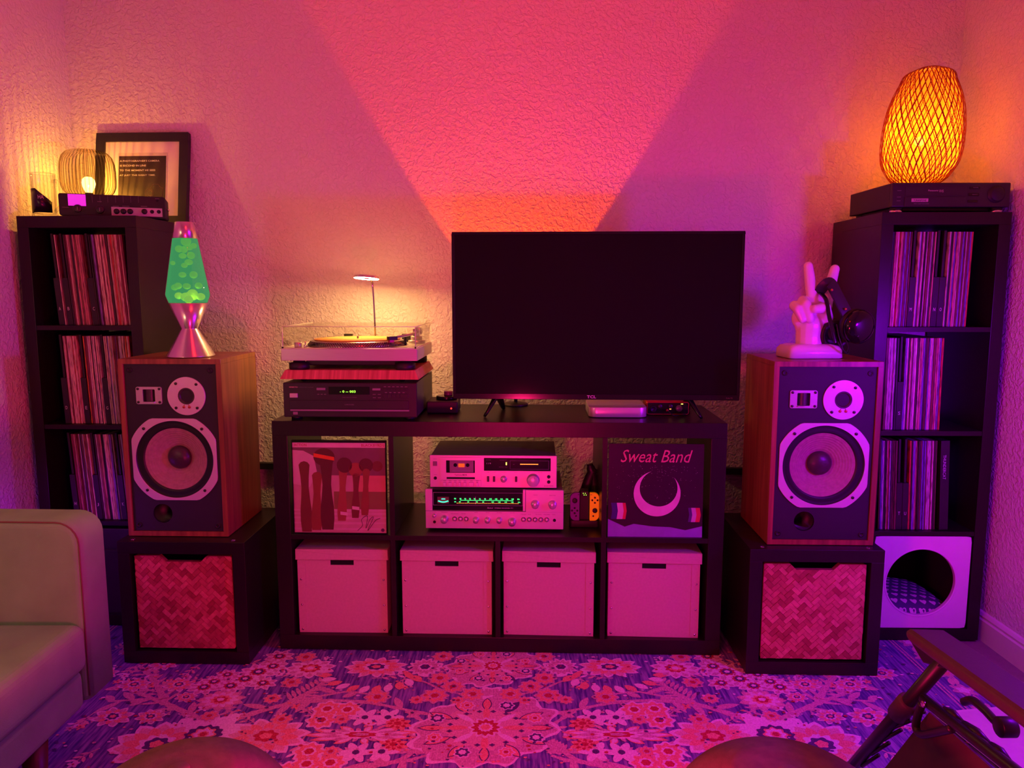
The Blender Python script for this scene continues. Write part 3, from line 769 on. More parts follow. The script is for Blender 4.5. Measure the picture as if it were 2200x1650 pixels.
# ------------------------------------------------------------------ red wooden plinth on ball feet
ZP = UH + zb + CHd
M['redwood'] = wood('red_stained_wood', (.38, .07, .06), (.70, .22, .17), 10, .5, (1.4, .12, .05), .1)
pl = thing('isolation_plinth', 'red wooden board with sloping sides under the turntable', 'plinth', (-.532, 2.418, ZP), TVY)
for x in (-.165, .165):
    for y in (.05, .30):
        MB().lathe([(1e-5, .0002), (.006, .0004), (.010, .003), (.0125, .008), (.013, .0125), (1e-5, .0125)], (x, y, 0), seg=20).build('ball_foot', M['rubber'], pl)
v = []; z0, z1 = .0122, .041
for z, hx, y0, y1 in ((z0, .2285, -.004, .352), (z1, .2145, .010, .338)):
    v += [(-hx, y0, z), (hx, y0, z), (hx, y1, z), (-hx, y1, z)]
MB().add(v, [(3, 2, 1, 0), (4, 5, 6, 7), (0, 1, 5, 4), (1, 2, 6, 5), (2, 3, 7, 6), (3, 0, 4, 7)]).build('slab', M['redwood'], pl)

# ------------------------------------------------------------------ turntable
ZT = ZP + .0412
tt = thing('turntable', 'silver turntable with orange mat under a clear dust cover', 'turntable', (-.532, 2.422, ZT), TVY)
hw = .2235; TD = .345
for x in (-.175, .178):
    for y in (.035, .30):
        MB().lathe([(1e-5, 0), (.030, 0), (.0335, .003), (.0335, .021), (.020, .024), (.018, .033), (1e-5, .033)], (x, y, .0003), seg=32).build('foot', M['rubber'], tt)
box('underside', M['rubber'], tt, -.155, .16, .04, TD - .03, .012, .032, .004)
box('body', M['silver'], tt, -hw, hw, 0, TD, .031, .0705, .0015)
zt = .0705
cx, cy = -.012, .178
M['platter'] = mat('platter_metal', (.55, .5, .5), .25, .9, var=.05)
MB().lathe([(1e-5, 0), (.168, 0), (.170, .003), (.158, .016), (.153, .018), (1e-5, .018)], (cx, cy, zt + .001), seg=72).build('platter', M['platter'], tt)
dots = MB()
for r_ in range(4):
    for k in range(120):
        q = 2 * PI * (k + .5 * (r_ % 2)) / 120; rr = .1695 - .0030 * r_; zz = zt + .0048 + .0034 * r_
        c = Vector((cx + rr * math.cos(q), cy + rr * math.sin(q), zz))
        if math.sin(q) < .25:
            dots.quadbox(Matrix.Translation(c) @ Matrix.Rotation(q, 4, 'Z'), .0008, .0024, .0011)
setp(dots.build('strobe_dots', M['hole'], tt), kind='stuff')
M['cork'] = mat('cork_mat', (.62, .30, .07), .8, var=.2, scale=140)
MB().lathe([(1e-5, 0), (.147, 0), (.148, .0015), (.147, .0035), (1e-5, .0035)], (cx, cy, zt + .0192), seg=72).build('slipmat', M['cork'], tt)
MB().cyl((cx, cy, zt + .0225), .0035, .009).build('spindle', M['print_g'], tt)
MB().cyl((-.180, .045, zt), .0125, .018, seg=28).build('start_knob', M['alu_k'], tt)
MB().cyl((-.158, .05, zt), .006, .008).cyl((-.158, .05, zt + .008), .0025, .012).build('strobe_lamp', M['chrome'], tt)
ax, ay = .182, .255
ta = MB().cyl((ax, ay, zt), .030, .012, seg=32).cyl((ax, ay, zt + .012), .020, .014, seg=32).build('tonearm_base', M['alu_k'], tt)
MB().box(ax - .012, ax + .012, ay - .012, ay + .012, zt + .026, zt + .052).build('tonearm_bearing', M['chrome'], tt, .002)
arm = MB(); arm.tube(spline([(ax, ay + .02, zt + .042), (ax, ay - .05, zt + .040), (ax - .012, ay - .12, zt + .037), (ax - .045, ay - .165, zt + .032)], 6), .0045, 10)
arm.build('tonearm', M['alu_k'], tt)
MB().cyl((ax, ay + .05, zt + .042), .016, .03, 'y', 24).build('counterweight', M['chrome'], tt)
MB().quadbox(Matrix.Translation((ax - .055, ay - .172, zt + .030)) @ Matrix.Rotation(.7, 4, 'Z'), .016, .009, .006).build('headshell', M['matteb'], tt, .001)
MB().quadbox(Matrix.Translation((ax - .058, ay - .176, zt + .021)) @ Matrix.Rotation(.7, 4, 'Z'), .008, .006, .005).build('cartridge', M['led_red'] if False else mat('red_cartridge', (.5, .02, .03), .3), tt)
MB().cyl((ax - .025, ay - .09, zt), .004, .03).build('arm_rest', M['rubber'], tt)
for x in (-.085, .13): box('hinge', M['darkplastic'], tt, x - .016, x + .016, TD - .012, TD + .004, zt, zt + .030, .001)
# dust cover: five thin clear sheets with bright edges
hx, y0, y1, zc0, zc1 = .218, .004, TD - .004, zt + .002, zt + .070
cv = MB()
cv.box(-hx, hx, y0, y0 + .0025, zc0, zc1).box(-hx, hx, y1 - .0025, y1, zc0, zc1).box(-hx, -hx + .0025, y0 + .0025, y1 - .0025, zc0, zc1).box(hx - .0025, hx, y0 + .0025, y1 - .0025, zc0, zc1).box(-hx, hx, y0, y1, zc1, zc1 + .0025)
dc = cv.build('dust_cover', M['acrylic'], tt)
ed = MB(); r_ = .0011
for (q, s_) in (((-hx, y0), (hx, y0)), ((hx, y0), (hx, y1)), ((-hx, y0), (-hx, y1))):
    ed.tube([(q[0], q[1], zc1 + .0015), (s_[0], s_[1], zc1 + .0015)], r_, 6); ed.tube([(q[0], q[1], zc0), (s_[0], s_[1], zc0)], r_, 6)
for q in ((-hx, y0), (hx, y0)): ed.tube([(q[0], q[1], zc0), (q[0], q[1], zc1 + .001)], r_, 6)
ed.build('cover_edges', M['acrylic_edge'], dc)
for x in (-hx, hx): MB().cyl((x, y0 - .001, zt + .0035), .003, .002, 'y', 10).build('bumper', M['rubber'], dc)

# ------------------------------------------------------------------ ring reading lamp behind the turntable
rl = thing('ring_lamp', 'slim chrome lamp with glowing ring head behind the turntable', 'lamp', (-.512, 2.80, UH))
MB().cyl((0, -.012, .0003), .030, .010).build('base', M['matteb'], rl)
MB().tube(spline([(.004, -.012, .008), (.002, -.012, .2), (-.002, -.022, .42), (-.006, -.034, .468)], 8), .0032, 10).build('stem', M['chrome'], rl)
hd = MB(); tilt = Matrix.Translation((-.016, -.072, .470)) @ Matrix.Rotation(R(3), 4, 'Y') @ Matrix.Rotation(R(-5), 4, 'X')
hm = MB().lathe([(.032, .0), (.032, .008), (.036, .0095), (.041, .0095), (.0445, .008), (.0445, 0)], seg=56, close=False)
hm.v = [tuple(tilt @ Vector(q)) for q in hm.v]; hm.build('ring_head', M['chrome'], rl)
M['ring_glow'] = glow('ring_diffuser', RING_C, RING_STRENGTH)
lm = MB().lathe([(.0318, .0002), (.0443, .0002), (.0443, -.0012), (.0318, -.0012)], seg=56, close=True)
lm.v = [tuple(tilt @ Vector(q)) for q in lm.v]; lm.build('ring_diffuser', M['ring_glow'], rl)

# ------------------------------------------------------------------ small black box with a dial, by the turntable stack
kb = thing('volume_box', 'small black box with round dial and red light beside the disc changer', 'amplifier', (-.243, 2.556, UH), .02)
box('body', M['matteb'], kb, -.054, .054, 0, .12, .002, .044, .005, 3)
for x in (-.04, .04):
    for y in (.015, .105): MB().cyl((x, y, .0002), .006, .003).build('foot', M['rubber'], kb)
MB().cyl((.010, .062, .044), .037, .012, seg=40).build('turntable_ring', M['gloss'], kb)
MB().cyl((.016, .062, .056), .0155, .017, seg=28).build('dial', mat('smoky_dial', (.20, .12, .22), .15, .3), kb)
MB().cyl((.032, .0, .020), .0032, .0014, 'y', 12).build('indicator_light', M['led_red'], kb)

# ------------------------------------------------------------------ small silver computer
mm = thing('mini_computer', 'flat silver rounded mini computer under the television', 'computer', (.357, 2.474, UH), .035)
M['minialu'] = mat('anodised_aluminium', (.70, .68, .70), .30, .5, var=.01)
MB().prism(rrect(-.0985, .0985, .0, .197, .030, 8), .0025, .0355, 'z', smooth=True).build('case', M['minialu'], mm, .0012)
MB().prism(rrect(-.088, .088, .0105, .1865, .028, 6), .0003, .0026, 'z').build('foot_ring', M['rubber'], mm)
MB().cyl((.069, 0, .010), .0012, .0006, 'y', 8).build('status_light', M['print_w'], mm)

# ------------------------------------------------------------------ audio interface
ai = thing('audio_interface', 'small red audio interface with black front beside the mini computer', 'audio interface', (.536, 2.530, UH), .035)
M['redmetal'] = mat('red_metal', (.45, .03, .03), .35, .5)
MB().prism(rrect(-.0715, .0715, .003, .046, .006, 4), 0, .10, 'y', smooth=True).build('shell', M['redmetal'], ai)
MB().prism(rrect(-.0690, .0690, .0055, .0435, .004, 4), -.001, .002, 'y').build('front_panel', M['gloss'], ai)
for x in (-.05, .05): box('foot', M['rubber'], ai, x - .01, x + .01, .01, .09, .0003, .003)
knob('gain_knob', M['darkplastic'], ai, -.028, .0325, .0078, .007, -.001)
knob('gain_knob', M['darkplastic'], ai, .008, .0325, .0078, .007, -.001)
knob('monitor_knob', mat('violet_knob', (.20, .12, .30), .3, .3), ai, .0375, .0245, .0118, .009, -.001)
MB().lathe([(.011, 0), (.011, .003), (.008, .0035), (.007, .001), (1e-5, .001)], (-.050, -.001, .022), 'y', 24).build('input_socket', M['rubber'], ai)
box('indicator_light', M['led_yellow'], ai, .044, .051, -.0018, -.0008, .0385, .0412)
box('indicator_light', M['led_orange'], ai, .005, .011, -.0018, -.0008, .0205, .0235)
MB().cyl((-.004, -.001, .0185), .0042, .012, 'y', 14).build('plug', M['redmetal'], ai)
MB().tube(spline([(-.004, -.012, .0185), (.004, -.022, .012), (.016, -.028, .004), (.03, -.02, .0035), (.06, .0, .0035)], 6), .0016, 8).build('cable', M['rubber'], ai)

# ------------------------------------------------------------------ uplighter behind the television: opaque cone, small bulb
up = thing('uplighter', 'round-based uplighter hidden behind the television throwing light up the wall', 'lamp', (.014, 2.762, UH))
MB().lathe([(1e-5, .0003), (.0455, .0003), (.0465, .003), (.0455, .006), (.042, .009), (.010, .0115), (1e-5, .0115)], seg=40).build('base', mat('bronze_base', (.05, .035, .03), .35, .3), up)
MB().cyl((0, 0, .0112), .0065, .013).build('neck', M['matteb'], up)
UPB = .034
MB().lathe([(1e-5, .024), (.012, .024), (.051, UPB + .0875), (.0500, UPB + .0875), (.011, .026), (1e-5, .026)], seg=64).build('shade', M['hole'], up)
ld = bpy.data.lights.new('uplight', 'POINT'); ld.energy = UPLIGHT_W; ld.color = UPLIGHT_C; ld.shadow_soft_size = .0012
lo = bpy.data.objects.new('bulb_light', ld); COL.objects.link(lo); lo.parent = up; lo.location = (0, 0, UPB)

# ------------------------------------------------------------------ stereo receiver
rc = thing('stereo_receiver', 'silver stereo receiver with green lit tuning scale', 'receiver', (-.060, 2.452, ZTOP), TVY)
Wd = .468; hw = Wd / 2; zb = .009; H = .137
K = lambda x: (x - 878) / 3562.0
Zk = lambda y: zb + (520 - y) / 3562.0
for x in (-.19, .19):
    for y in (.04, .24): MB().cyl((x, y, .0003), .016, zb).build('foot', M['rubber'], rc)
box('case', M['case_brown'], rc, -hw + .003, hw - .003, .006, .29, zb, zb + H - .004, .002)
box('fascia', M['alu'], rc, -hw, hw, 0, .008, zb, Zk(305), .0012)
box('fascia_left', M['alu'], rc, -hw, K(130), -.002, .008, Zk(300), zb + H, .001)
box('fascia_right', M['alu'], rc, K(1222), K(1252), -.003, .008, Zk(296), zb + H, .001)
box('tuning_panel', M['alu'], rc, K(1255), hw, -.001, .008, Zk(308), zb + H - .001, .0012)
dg = box('dial_glass', M['gloss'], rc, K(130), K(1222), .0, .006, Zk(290), zb + H - .001)
dw = MB()
for x0, x1, y0, y1 in ((138, 1220, 72, 76), (138, 1220, 228, 232), (138, 143, 76, 228), (1215, 1220, 76, 228)): dw.box(K(x0), K(x1), -.0012, .0, Zk(y1), Zk(y0))
dw.build('dial_frame', M['print_g'], dg)
box('meter', mat('meter_card', (.10, .07, .04), .5), dg, K(190), K(330), -.0012, 0, Zk(208), Zk(127))
mt = MB()
for k in range(9):
    q = k / 8; x = 202 + q * 118; y = 180 + 14 * math.sin(q * PI)
    mt.box(K(x) - .0014, K(x) + .0014, -.002, -.001, Zk(y + 5), Zk(y - 3))
mt.tube([(K(202 + q * 118), -.0017, Zk(172 + 14 * math.sin(q * PI))) for q in [i / 10 for i in range(11)]], .0009, 5)
mt.box(K(240), K(285), -.002, -.001, Zk(158), Zk(147))
mt.build('meter_glow', M['led_teal'], dg)
for xs, labs, y in (((405, 470, 527, 585, 641, 705, 767, 832, 900, 965, 1030, 1098, 1170), ('FM', '88', '90', '92', '94', '96', '98', '100', '102', '104', '106', '108', 'MHz'), 157),
                    ((405, 462, 563, 668, 745, 858, 938, 1015, 1095, 1177), ('AM', '53', '60', '70', '80', '100', '120', '140', '160', 'kHz'), 193)):
    for x, s_ in zip(xs, labs):
        ftext('scale_number', s_, .0058 if len(s_) < 3 else .0078, M['led_green'], dg, (K(x), -.0011, Zk(y)), .0050 if y < 170 else .0040, bold=.02)
sc_ = MB().box(K(468), K(1105), -.0011, -.0004, Zk(170), Zk(167))
for k in range(45): sc_.box(K(470 + k * 14.3), K(472 + k * 14.3), -.0011, -.0004, Zk(167), Zk(162 if k % 4 else 158))
sc_.build('scale_line', M['led_green'], dg)
sc_ = MB()
for k in range(52): sc_.box(K(425 + k * 14.5), K(431 + k * 14.5), -.0011, -.0004, Zk(207), Zk(200))
sc_.build('scale_dots', M['led_orange'], dg)
box('pointer', M['print_w'], dg, K(650), K(653), -.0013, -.0005, Zk(212), Zk(122))
ftext('maker_name', 'Sansui', .020, M['print_w'], dg, (K(825), -.0006, Zk(268)), .0052, shear=.3)
ftext('small_print', 'STEREO RECEIVER 771', .062, M['print_w'], dg, (K(995), -.0006, Zk(267)), .0034)
for x, y, r, h in ((1370, 205, 52, .02), (1578, 208, 52, .02), (275, 400, 48, .022), (657, 405, 38, .02), (797, 405, 36, .02), (938, 405, 36, .02), (1093, 425, 50, .022), (150, 358, 25, .01)):
    knob('knob', M['alu_k'], rc, K(x), Zk(y), r / 3562.0, h)
for x in (397, 467, 537, 1230, 1300, 1370, 1440, 1511):
    o = MB().lathe([(.0080, 0), (.0080, .0012), (.0064, .0012), (.0064, 0)], (K(x), 0, Zk(400)), 'y', 24).build('button_ring', M['print_k'], rc)
    MB().cyl((K(x), 0, Zk(400)), .0060, .009, 'y', 22).build('push_button', M['alu_k'], o)
jack(rc, K(152), Zk(440), .0050); jack(rc, K(1604), Zk(406), .0052)
for x, s_, w_ in ((150, 'POWER', .014), (275, 'SPEAKERS', .022), (395, 'TAPE MONITOR', .026), (505, 'FILTER', .014), (657, 'BASS', .010), (797, 'TREBLE', .013), (938, 'BALANCE', .016), (1095, 'VOLUME', .015), (1230, 'LOUDNESS', .018), (1300, 'MODE', .010), (1410, 'MUTING', .020), (1511, 'FILTER', .020), (1597, 'MIC', .010)):
    ftext('small_print', s_, w_, M['print_k'], rc, (K(x), -.0004, Zk(322 if x not in (395, 505, 1230, 1300, 1410, 1511, 1597) else 340)), .0020)
ftext('small_print', 'TUNING', .014, M['print_k'], rc, (K(1373), -.0014, Zk(98)), .0022)
ftext('small_print', 'SELECTOR', .021, M['print_k'], rc, (K(1578), -.0014, Zk(102)), .0024)

# ------------------------------------------------------------------ cassette deck on the receiver
dk = thing('cassette_deck', 'silver cassette deck stacked on the stereo receiver', 'cassette deck', (-.064, 2.468, ZTOP + .009 + .137 - .0035), TVY)
Wd = .43; hw = Wd / 2; zb = .006; H = .111
K = lambda x: (x - 1082) / 4407.0
Zk = lambda y: zb + (765 - y) / 4407.0
for x in (-.17, .17):
    for y in (.03, .20): MB().cyl((x, y, .0003), .014, zb).build('foot', M['rubber'], dk)
box('case', M['case_brown'], dk, -hw + .003, hw - .003, .006, .255, zb, zb + H - .001, .0015)
box('fascia', M['alu'], dk, -hw, hw, 0, .008, zb, zb + H, .0012)
btn('power_button', mat('grey_button', (.22, .17, .17), .5), dk, 182, 244, 370, 436, .004, K, Zk)
jack(dk, K(215), Zk(625), .0056); jack(dk, K(1912), Zk(593), .0058); jack(dk, K(1912), Zk(672), .0058)
dd = MB()
for x0, x1, y0, y1 in ((295, 908, 305, 350), (295, 908, 540, 605), (295, 380, 350, 540), (810, 908, 350, 540), (295, 385, 605, 640), (810, 908, 605, 640)): dd.box(K(x0), K(x1), -.004, 0, Zk(y1), Zk(y0))
do = dd.build('cassette_door', M['alu'], dk)
box('window', M['gloss'], do, K(380), K(810), -.0012, -.0002, Zk(540), Zk(350))
box('slot', M['hole'], do, K(385), K(810), -.0010, -.0002, Zk(637), Zk(605))
cs = box('cassette', mat('cassette_shell', (.22, .16, .19), .4), do, K(432), K(790), -.0024, -.0012, Zk(535), Zk(356), .0003, 1)
for x in (518, 702): MB().cyl((K(x), -.0024, Zk(422)), .0064, .0006, 'y', 20).build('reel', M['hole'], cs)
box('label', mat('orange_label_glow', (.85, .30, .02), .5, emit=(1, .25, .01), es=.35), cs, K(563), K(657), -.0032, -.0024, Zk(453), Zk(398))  # glow added to the label colour, no lamp in it
box('lower_ridge', M['print_g'], cs, K(470), K(750), -.003, -.0024, Zk(520), Zk(498))
ftext('maker_name', 'Technics M205', .042, M['print_k'], do, (K(600), -.0045, Zk(580)), .0050, bold=.008)
kp = box('key_panel', M['alu'], dk, K(295), K(905), -.003, 0, Zk(748), Zk(655), .0004, 1)
for x, w_ in ((357, 42), (437, 44), (513, 30), (583, 30), (660, 42), (757, 68), (845, 28)):
    box('key', M['minialu'], kp, K(x - w_ / 2), K(x + w_ / 2), -.010, -.003, Zk(735), Zk(680), .0006, 1)
    box('tick_mark', M['print_k'], kp, K(x - 20), K(x + 20), -.0033, -.003, Zk(664), Zk(660))
dp = box('display_window', M['gloss'], dk, K(945), K(1940), -.001, 0, Zk(508), Zk(312), .0004, 1)
fb = MB()
for x0, x1, y0, y1 in ((1335, 1912, 350, 353), (1335, 1912, 478, 481), (1335, 1338, 353, 478), (1909, 1912, 353, 478)): fb.box(K(x0), K(x1), -.0016, -.001, Zk(y1), Zk(y0))
fb.build('meter_outline', M['print_g'], dp)
lb = MB()
for k in range(16): lb.box(K(1487 + k * 17), K(1499 + k * 17), -.0017, -.001, Zk(411), Zk(397))
lb.build('level_lights', M['led_orange'], dp)
box('indicator_light', M['led_yellow'], dp, K(1272), K(1288), -.0017, -.001, Zk(418), Zk(376))
for x, y, s_, w_ in ((1012, 347, 'TAPE COUNTER', .017), (1232, 348, 'TAPE OPERATION', .024), (1232, 453, 'REC/PLAY  STOP', .028), (1390, 412, 'dB', .006)):
    ftext('small_print', s_, w_, M['print_g'], dp, (K(x), -.0013, Zk(y)), .0022)
ftext('counter_digits', '119', .015, M['print_w'], dp, (K(1013), -.0013, Zk(404)), .0042)
for x in (1007, 1096, 1426): box('lever_switch', mat('dark_switch', (.05, .03, .04), .4), dk, K(x - 17), K(x + 17), -.006, 0, Zk(672), Zk(590), .001, 1)
knob('balance_knob', M['alu_k'], dk, K(1240), Zk(632), .0116, .012)
bk_ = knob('level_knob', M['alu_k'], dk, K(1680), Zk(645), .0222, .012)
MB().cyl((K(1680), -.012, Zk(648)), .0195, .006, 'y', 40).build('knob_face', M['alu'], bk_)
box('knob_mark', M['print_k'], bk_, K(1699), K(1702), -.0184, -.018, Zk(606), Zk(585))
for x, s_, w_ in ((1007, 'NR', .008), (1096, 'TAPE', .012), (1240, 'BALANCE', .017), (1424, 'INPUT', .012), (1785, 'INPUT LEVEL', .014)): ftext('small_print', s_, w_, M['print_k'], dk, (K(x), -.0005, Zk(534)), .0018)
ftext('small_print', 'DOLBY SYSTEM', .030, M['print_k'], dk, (K(1912), -.0005, Zk(740)), .0032)
ftext('small_print', 'OFF/ON', .012, M['print_k'], dk, (K(213), -.0005, Zk(338)), .002)
ftext('small_print', 'PHONES', .010, M['print_k'], dk, (K(215), -.0005, Zk(577)), .0018)

# ------------------------------------------------------------------ controller charging dock
ck = thing('charging_dock', 'black charging dock holding a purple and an orange game controller', 'charger', from_unit(.2945, .105, ZTOP), TVY)
MB().prism(rrect(-.050, .050, 0, .066, .008, 4), .0005, .026, 'z', smooth=True).build('dock_base', M['matteb'], ck, .003)
MB().box(-.0175, .0175, .012, .05, .024, .118).build('dock_post', M['matteb'], ck, .003)
tp = MB().box(-.014, .014, .004, .046, .112, .128).build('dock_head', M['matteb'], ck, .002)
for x, z in ((-.005, .121), (.002, .121), (-.002, .115), (.005, .115)): MB().cyl((x, .004, z), .0014, .0008, 'y', 8).build('charge_light', M['led_lime'], tp)
def joycon(label, s, m):
    # s=-1 left (rounded on the outside left), +1 right ; stands in the dock: a thing of its own
    px_, pz_ = s * .0335, .026
    loc = from_unit(.2945 + px_, .105 - .003, ZTOP + pz_)
    t = thing('game_controller', label, 'game controller', loc, TVY)
    w_, h_ = .032, .098
    r_ = .018; pts = []
    inner, outer = -s * w_ / 2, s * w_ / 2
    pts.append((inner, 0)); 
    for i in range(9):
        q = i / 8 * PI / 2; pts.append((outer - s * r_ + s * r_ * math.sin(q), r_ - r_ * math.cos(q)))
    for i in range(9):
        q = i / 8 * PI / 2; pts.append((outer - s * r_ + s * r_ * math.cos(q), h_ - r_ + r_ * math.sin(q)))
    pts.append((inner, h_))
    MB().prism(pts, 0, .014, 'y').build('body', m, t, .0016)
    sz, bz_ = (.072, .036) if s < 0 else (.038, .073)
    MB().lathe([(.0035, 0), (.0035, .004), (.0085, .005), (.0085, .007), (.006, .008), (1e-5, .0072)], (s * .001, 0, sz), 'y', 24).build('thumb_stick', M['rubber'], t)
    for dx_, dz_ in ((0, .009), (0, -.009), (-.009, 0), (.009, 0)):
        MB().cyl((s * .001 + dx_, 0, bz_ + dz_), .0034, .0016, 'y', 14).build('button', M['rubber'], t)
    MB().cyl((-s * .004, 0, .017), .003, .0014, 'y', 12).build('button', M['rubber'], t)
    box('small_button', M['rubber'], t, -s * .012 - .003, -s * .012 + .003, -.001, .001, .0915, .093)
    return t
joycon('purple game controller in the left slot of the charging dock', -1, mat('purple_plastic', (.22, .07, .52), .4))
joycon('orange game controller in the right slot of the charging dock', 1, mat('orange_plastic_glow', (.95, .30, .01), .4, emit=(1, .25, .0), es=.25))  # plastic brightened with added glow, it is no light source
# dark game pad standing behind the dock
gp = thing('game_pad', 'black game pad grip standing behind the charging dock', 'game pad', from_unit(.312, .21, ZTOP), TVY)
g = MB(); g.tube(spline([(-.02, 0, .002), (-.022, 0, .06), (-.004, .0, .12), (.012, 0, .165), (.022, 0, .185)], 6), [.020] * 10 + [.018] * 8 + [.016] * 4 + [.012] * 3, 14)
g.build('grip', M['matteb'], gp)
g = MB(); g.tube(spline([(.022, .01, .002), (.026, .01, .09), (.018, .0, .15), (.006, 0, .20)], 6), [.018] * 10 + [.015] * 7 + [.011] * 2, 14)
g.build('grip', M['darkplastic'], gp)
# black rails on the wall in the gaps beside the media cabinet
for lab, x0, x1 in (('narrow black rail on the wall in the gap left of the media cabinet', -1.10, -.83), ('narrow black rail on the wall in the gap right of the media cabinet', .80, 1.10)):
    ym = 3.045 - .047 * ((x0 + x1) / 2 + 1.74)
    t = thing('wall_rail', lab, 'rail', ((x0 + x1) / 2, ym - .022, .49), .047)
    L = (x1 - x0) / 2
    box('rail_body', M['matteb'], t, -L, L, -.006, .018, 0, .026, .002)
    for x in (-L + .03, L - .03): MB().cyl((x, -.0055, .013), .004, .0015, 'y', 10).build('screw', M['screw'], t)
# ------------------------------------------------------------------ lava lamp on the left speaker
lv = thing('lava_lamp', 'lava lamp with green glowing liquid and yellow blobs on the left speaker', 'lamp', (-1.064, 2.462, KH + PH + .002))
M['spun'] = mat('spun_aluminium', (.72, .68, .66), .22, .92, var=.05, scale=60, stretch=(1, 1, .05))
MB().lathe([(1e-5, .0004), (.074, .0004), (.0755, .002), (.0755, .005), (.026, .092), (.0262, .094), (.061, .176), (.059, .177), (.024, .095), (1e-5, .094)], seg=72).build('base', M['spun'], lv)
MB().lathe([(1e-5, .437), (.028, .437), (.029, .435), (.0392, .385), (.0380, .384), (1e-5, .392)], seg=64).build('cap', M['spun'], lv)
M['lava_glass'] = clear('lava_glass', (1, 1, 1), .18, .03)
MB().lathe([(.060, .176), (.0685, .2), (.0690, .205), (.0390, .386)], seg=64).build('glass', M['lava_glass'], lv)
def liquid(name, col, es, mix, tint=(.55, 1.0, .6)):
    m = bpy.data.materials.new(name); m.use_nodes = True; nt = m.node_tree
    for n in list(nt.nodes): nt.nodes.remove(n)
    out = nt.nodes.new('ShaderNodeOutputMaterial'); mx = nt.nodes.new('ShaderNodeMixShader'); tr = nt.nodes.new('ShaderNodeBsdfTransparent'); em = nt.nodes.new('ShaderNodeEmission')
    tr.inputs[0].default_value = tuple(tint) + (1,); em.inputs[0].default_value = tuple(col) + (1,); em.inputs[1].default_value = es
    mx.inputs[0].default_value = mix
    lnk(nt, tr.outputs[0], mx.inputs[1]); lnk(nt, em.outputs[0], mx.inputs[2]); lnk(nt, mx.outputs[0], out.inputs[0]); return m
M['liquid'] = liquid('lava_liquid', (.11, .60, .24), .60, .5)
M['wax'] = mat('lava_wax', (.55, .75, .02), .5, emit=(.34, .62, .004), es=.30)
M['wax_lit'] = mat('lava_wax_lit', (.85, .85, .02), .5, emit=(.8, .8, .01), es=.5)  # brighter copy for the lowest blobs, bulb light put into the colour
MB().lathe([(1e-5, .178), (.0585, .178), (.0668, .2), (.0674, .205), (.0378, .384), (1e-5, .384)], seg=56).build('liquid', M['liquid'], lv)
rv = random.Random(11)
def lava_r(z): return .058 + (.0672 - .058) * (z - .178) / .027 if z < .205 else .0672 + (.037 - .0672) * (z - .205) / .18
for (u, w_, z, r_) in [(-.1, 0, .196, .017), (.2, -.4, .188, .014), (.05, .4, .205, .017), (.55, .1, .197, .014), (-.5, .2, .2, .013), (-.3, -.3, .232, .012), (.12, -.35, .231, .0125), (.48, .1, .233, .012), (-.62, .1, .227, .011), (.4, -.1, .268, .0125), (-.14, -.2, .268, .012), (.02, -.3, .298, .010), (.12, .1, .309, .013), (.28, .2, .331, .0125), (-.55, .1, .352, .0125), (.3, .0, .356, .012), (-.2, .2, .350, .011), (.1, 0, .376, .016), (.6, .1, .362, .010), (-.7, -.1, .306, .008), (-.35, .3, .330, .012), (.0, .5, .20, .022)]:
    R_ = lava_r(z) - r_ - .001
    MB().sphere((u * R_ / .7, w_ * R_ / .7, z), r_, 18, 12, (1, 1, rv.uniform(.72, 1.0))).build('wax_blob', M['wax_lit'] if z < .212 else M['wax'], lv)

ld = bpy.data.lights.new('lava_bulb', 'POINT'); ld.energy = .30; ld.color = (.75, 1.0, .12); ld.shadow_soft_size = .02
lo = bpy.data.objects.new('bulb_light', ld); COL.objects.link(lo); lo.parent = lv; lo.location = (0, 0, .183)

# ------------------------------------------------------------------ white hand sculpture and headphones on the right speaker
hd = thing('hand_sculpture', 'glossy white ceramic hand making a two-finger V on a square base', 'sculpture', (.972, 2.435, KH + PH + .002), -.05)
def hx(px, py, dy=0.0): return Vector(((px - 1741) / 655.0, dy, (773 - py) / 648.0))
h = MB()
def capsule(pts, rads):
    P = [Vector(p) for p in pts]
    for i in range(len(P) - 1):
        n = 6
        for k in range(n + 1):
            u = k / n; c = P[i].lerp(P[i + 1], u); r_ = rads[i] + (rads[i + 1] - rads[i]) * u
            h.sphere(c, r_, 14, 9)
h2 = MB()
# wrist flare, palm
capsule([hx(1741, 742, .0), hx(1740, 728), hx(1741, 705)], [.044, .043, .046])
for px, py, r_, sc in ((1741, 700, .052, (1, .62, 1.0)), (1746, 680, .058, (1.05, .55, 1.0)), (1752, 664, .050, (1.1, .5, .8)), (1724, 690, .036, (1, .7, 1)), (1768, 694, .034, (.9, .7, 1.1))):
    c = hx(px, py); h.sphere(c, r_, 20, 14, sc)
capsule([hx(1747, 664), hx(1738, 620), hx(1731, 582)], [.0215, .0185, .0155])
capsule([hx(1773, 664), hx(1781, 622), hx(1789, 588)], [.0215, .0185, .0155])
capsule([hx(1722, 655, -.005), hx(1720, 662, -.034), hx(1728, 690, -.040)], [.019, .018, .015])          # ring, folded
capsule([hx(1704, 664, -.004), hx(1704, 671, -.030), hx(1713, 691, -.036)], [.017, .016, .0135])        # little, folded
capsule([hx(1770, 690, -.02), hx(1758, 668, -.046), hx(1734, 670, -.056)], [.022, .018, .0145])         # thumb across
hb = h.build('hand', M['ceramic'], hd, fix=False)
rm = hb.modifiers.new('fuse', 'REMESH'); rm.mode = 'VOXEL'; rm.voxel_size = .0026; rm.use_smooth_shade = True
sm_ = hb.modifiers.new('soft', 'SMOOTH'); sm_.factor = .5; sm_.iterations = 5
v = []; secs = ((0.0005, .086, .060), (.003, .0895, .063), (.030, .088, .061), (.040, .080, .054), (.046, .060, .042))
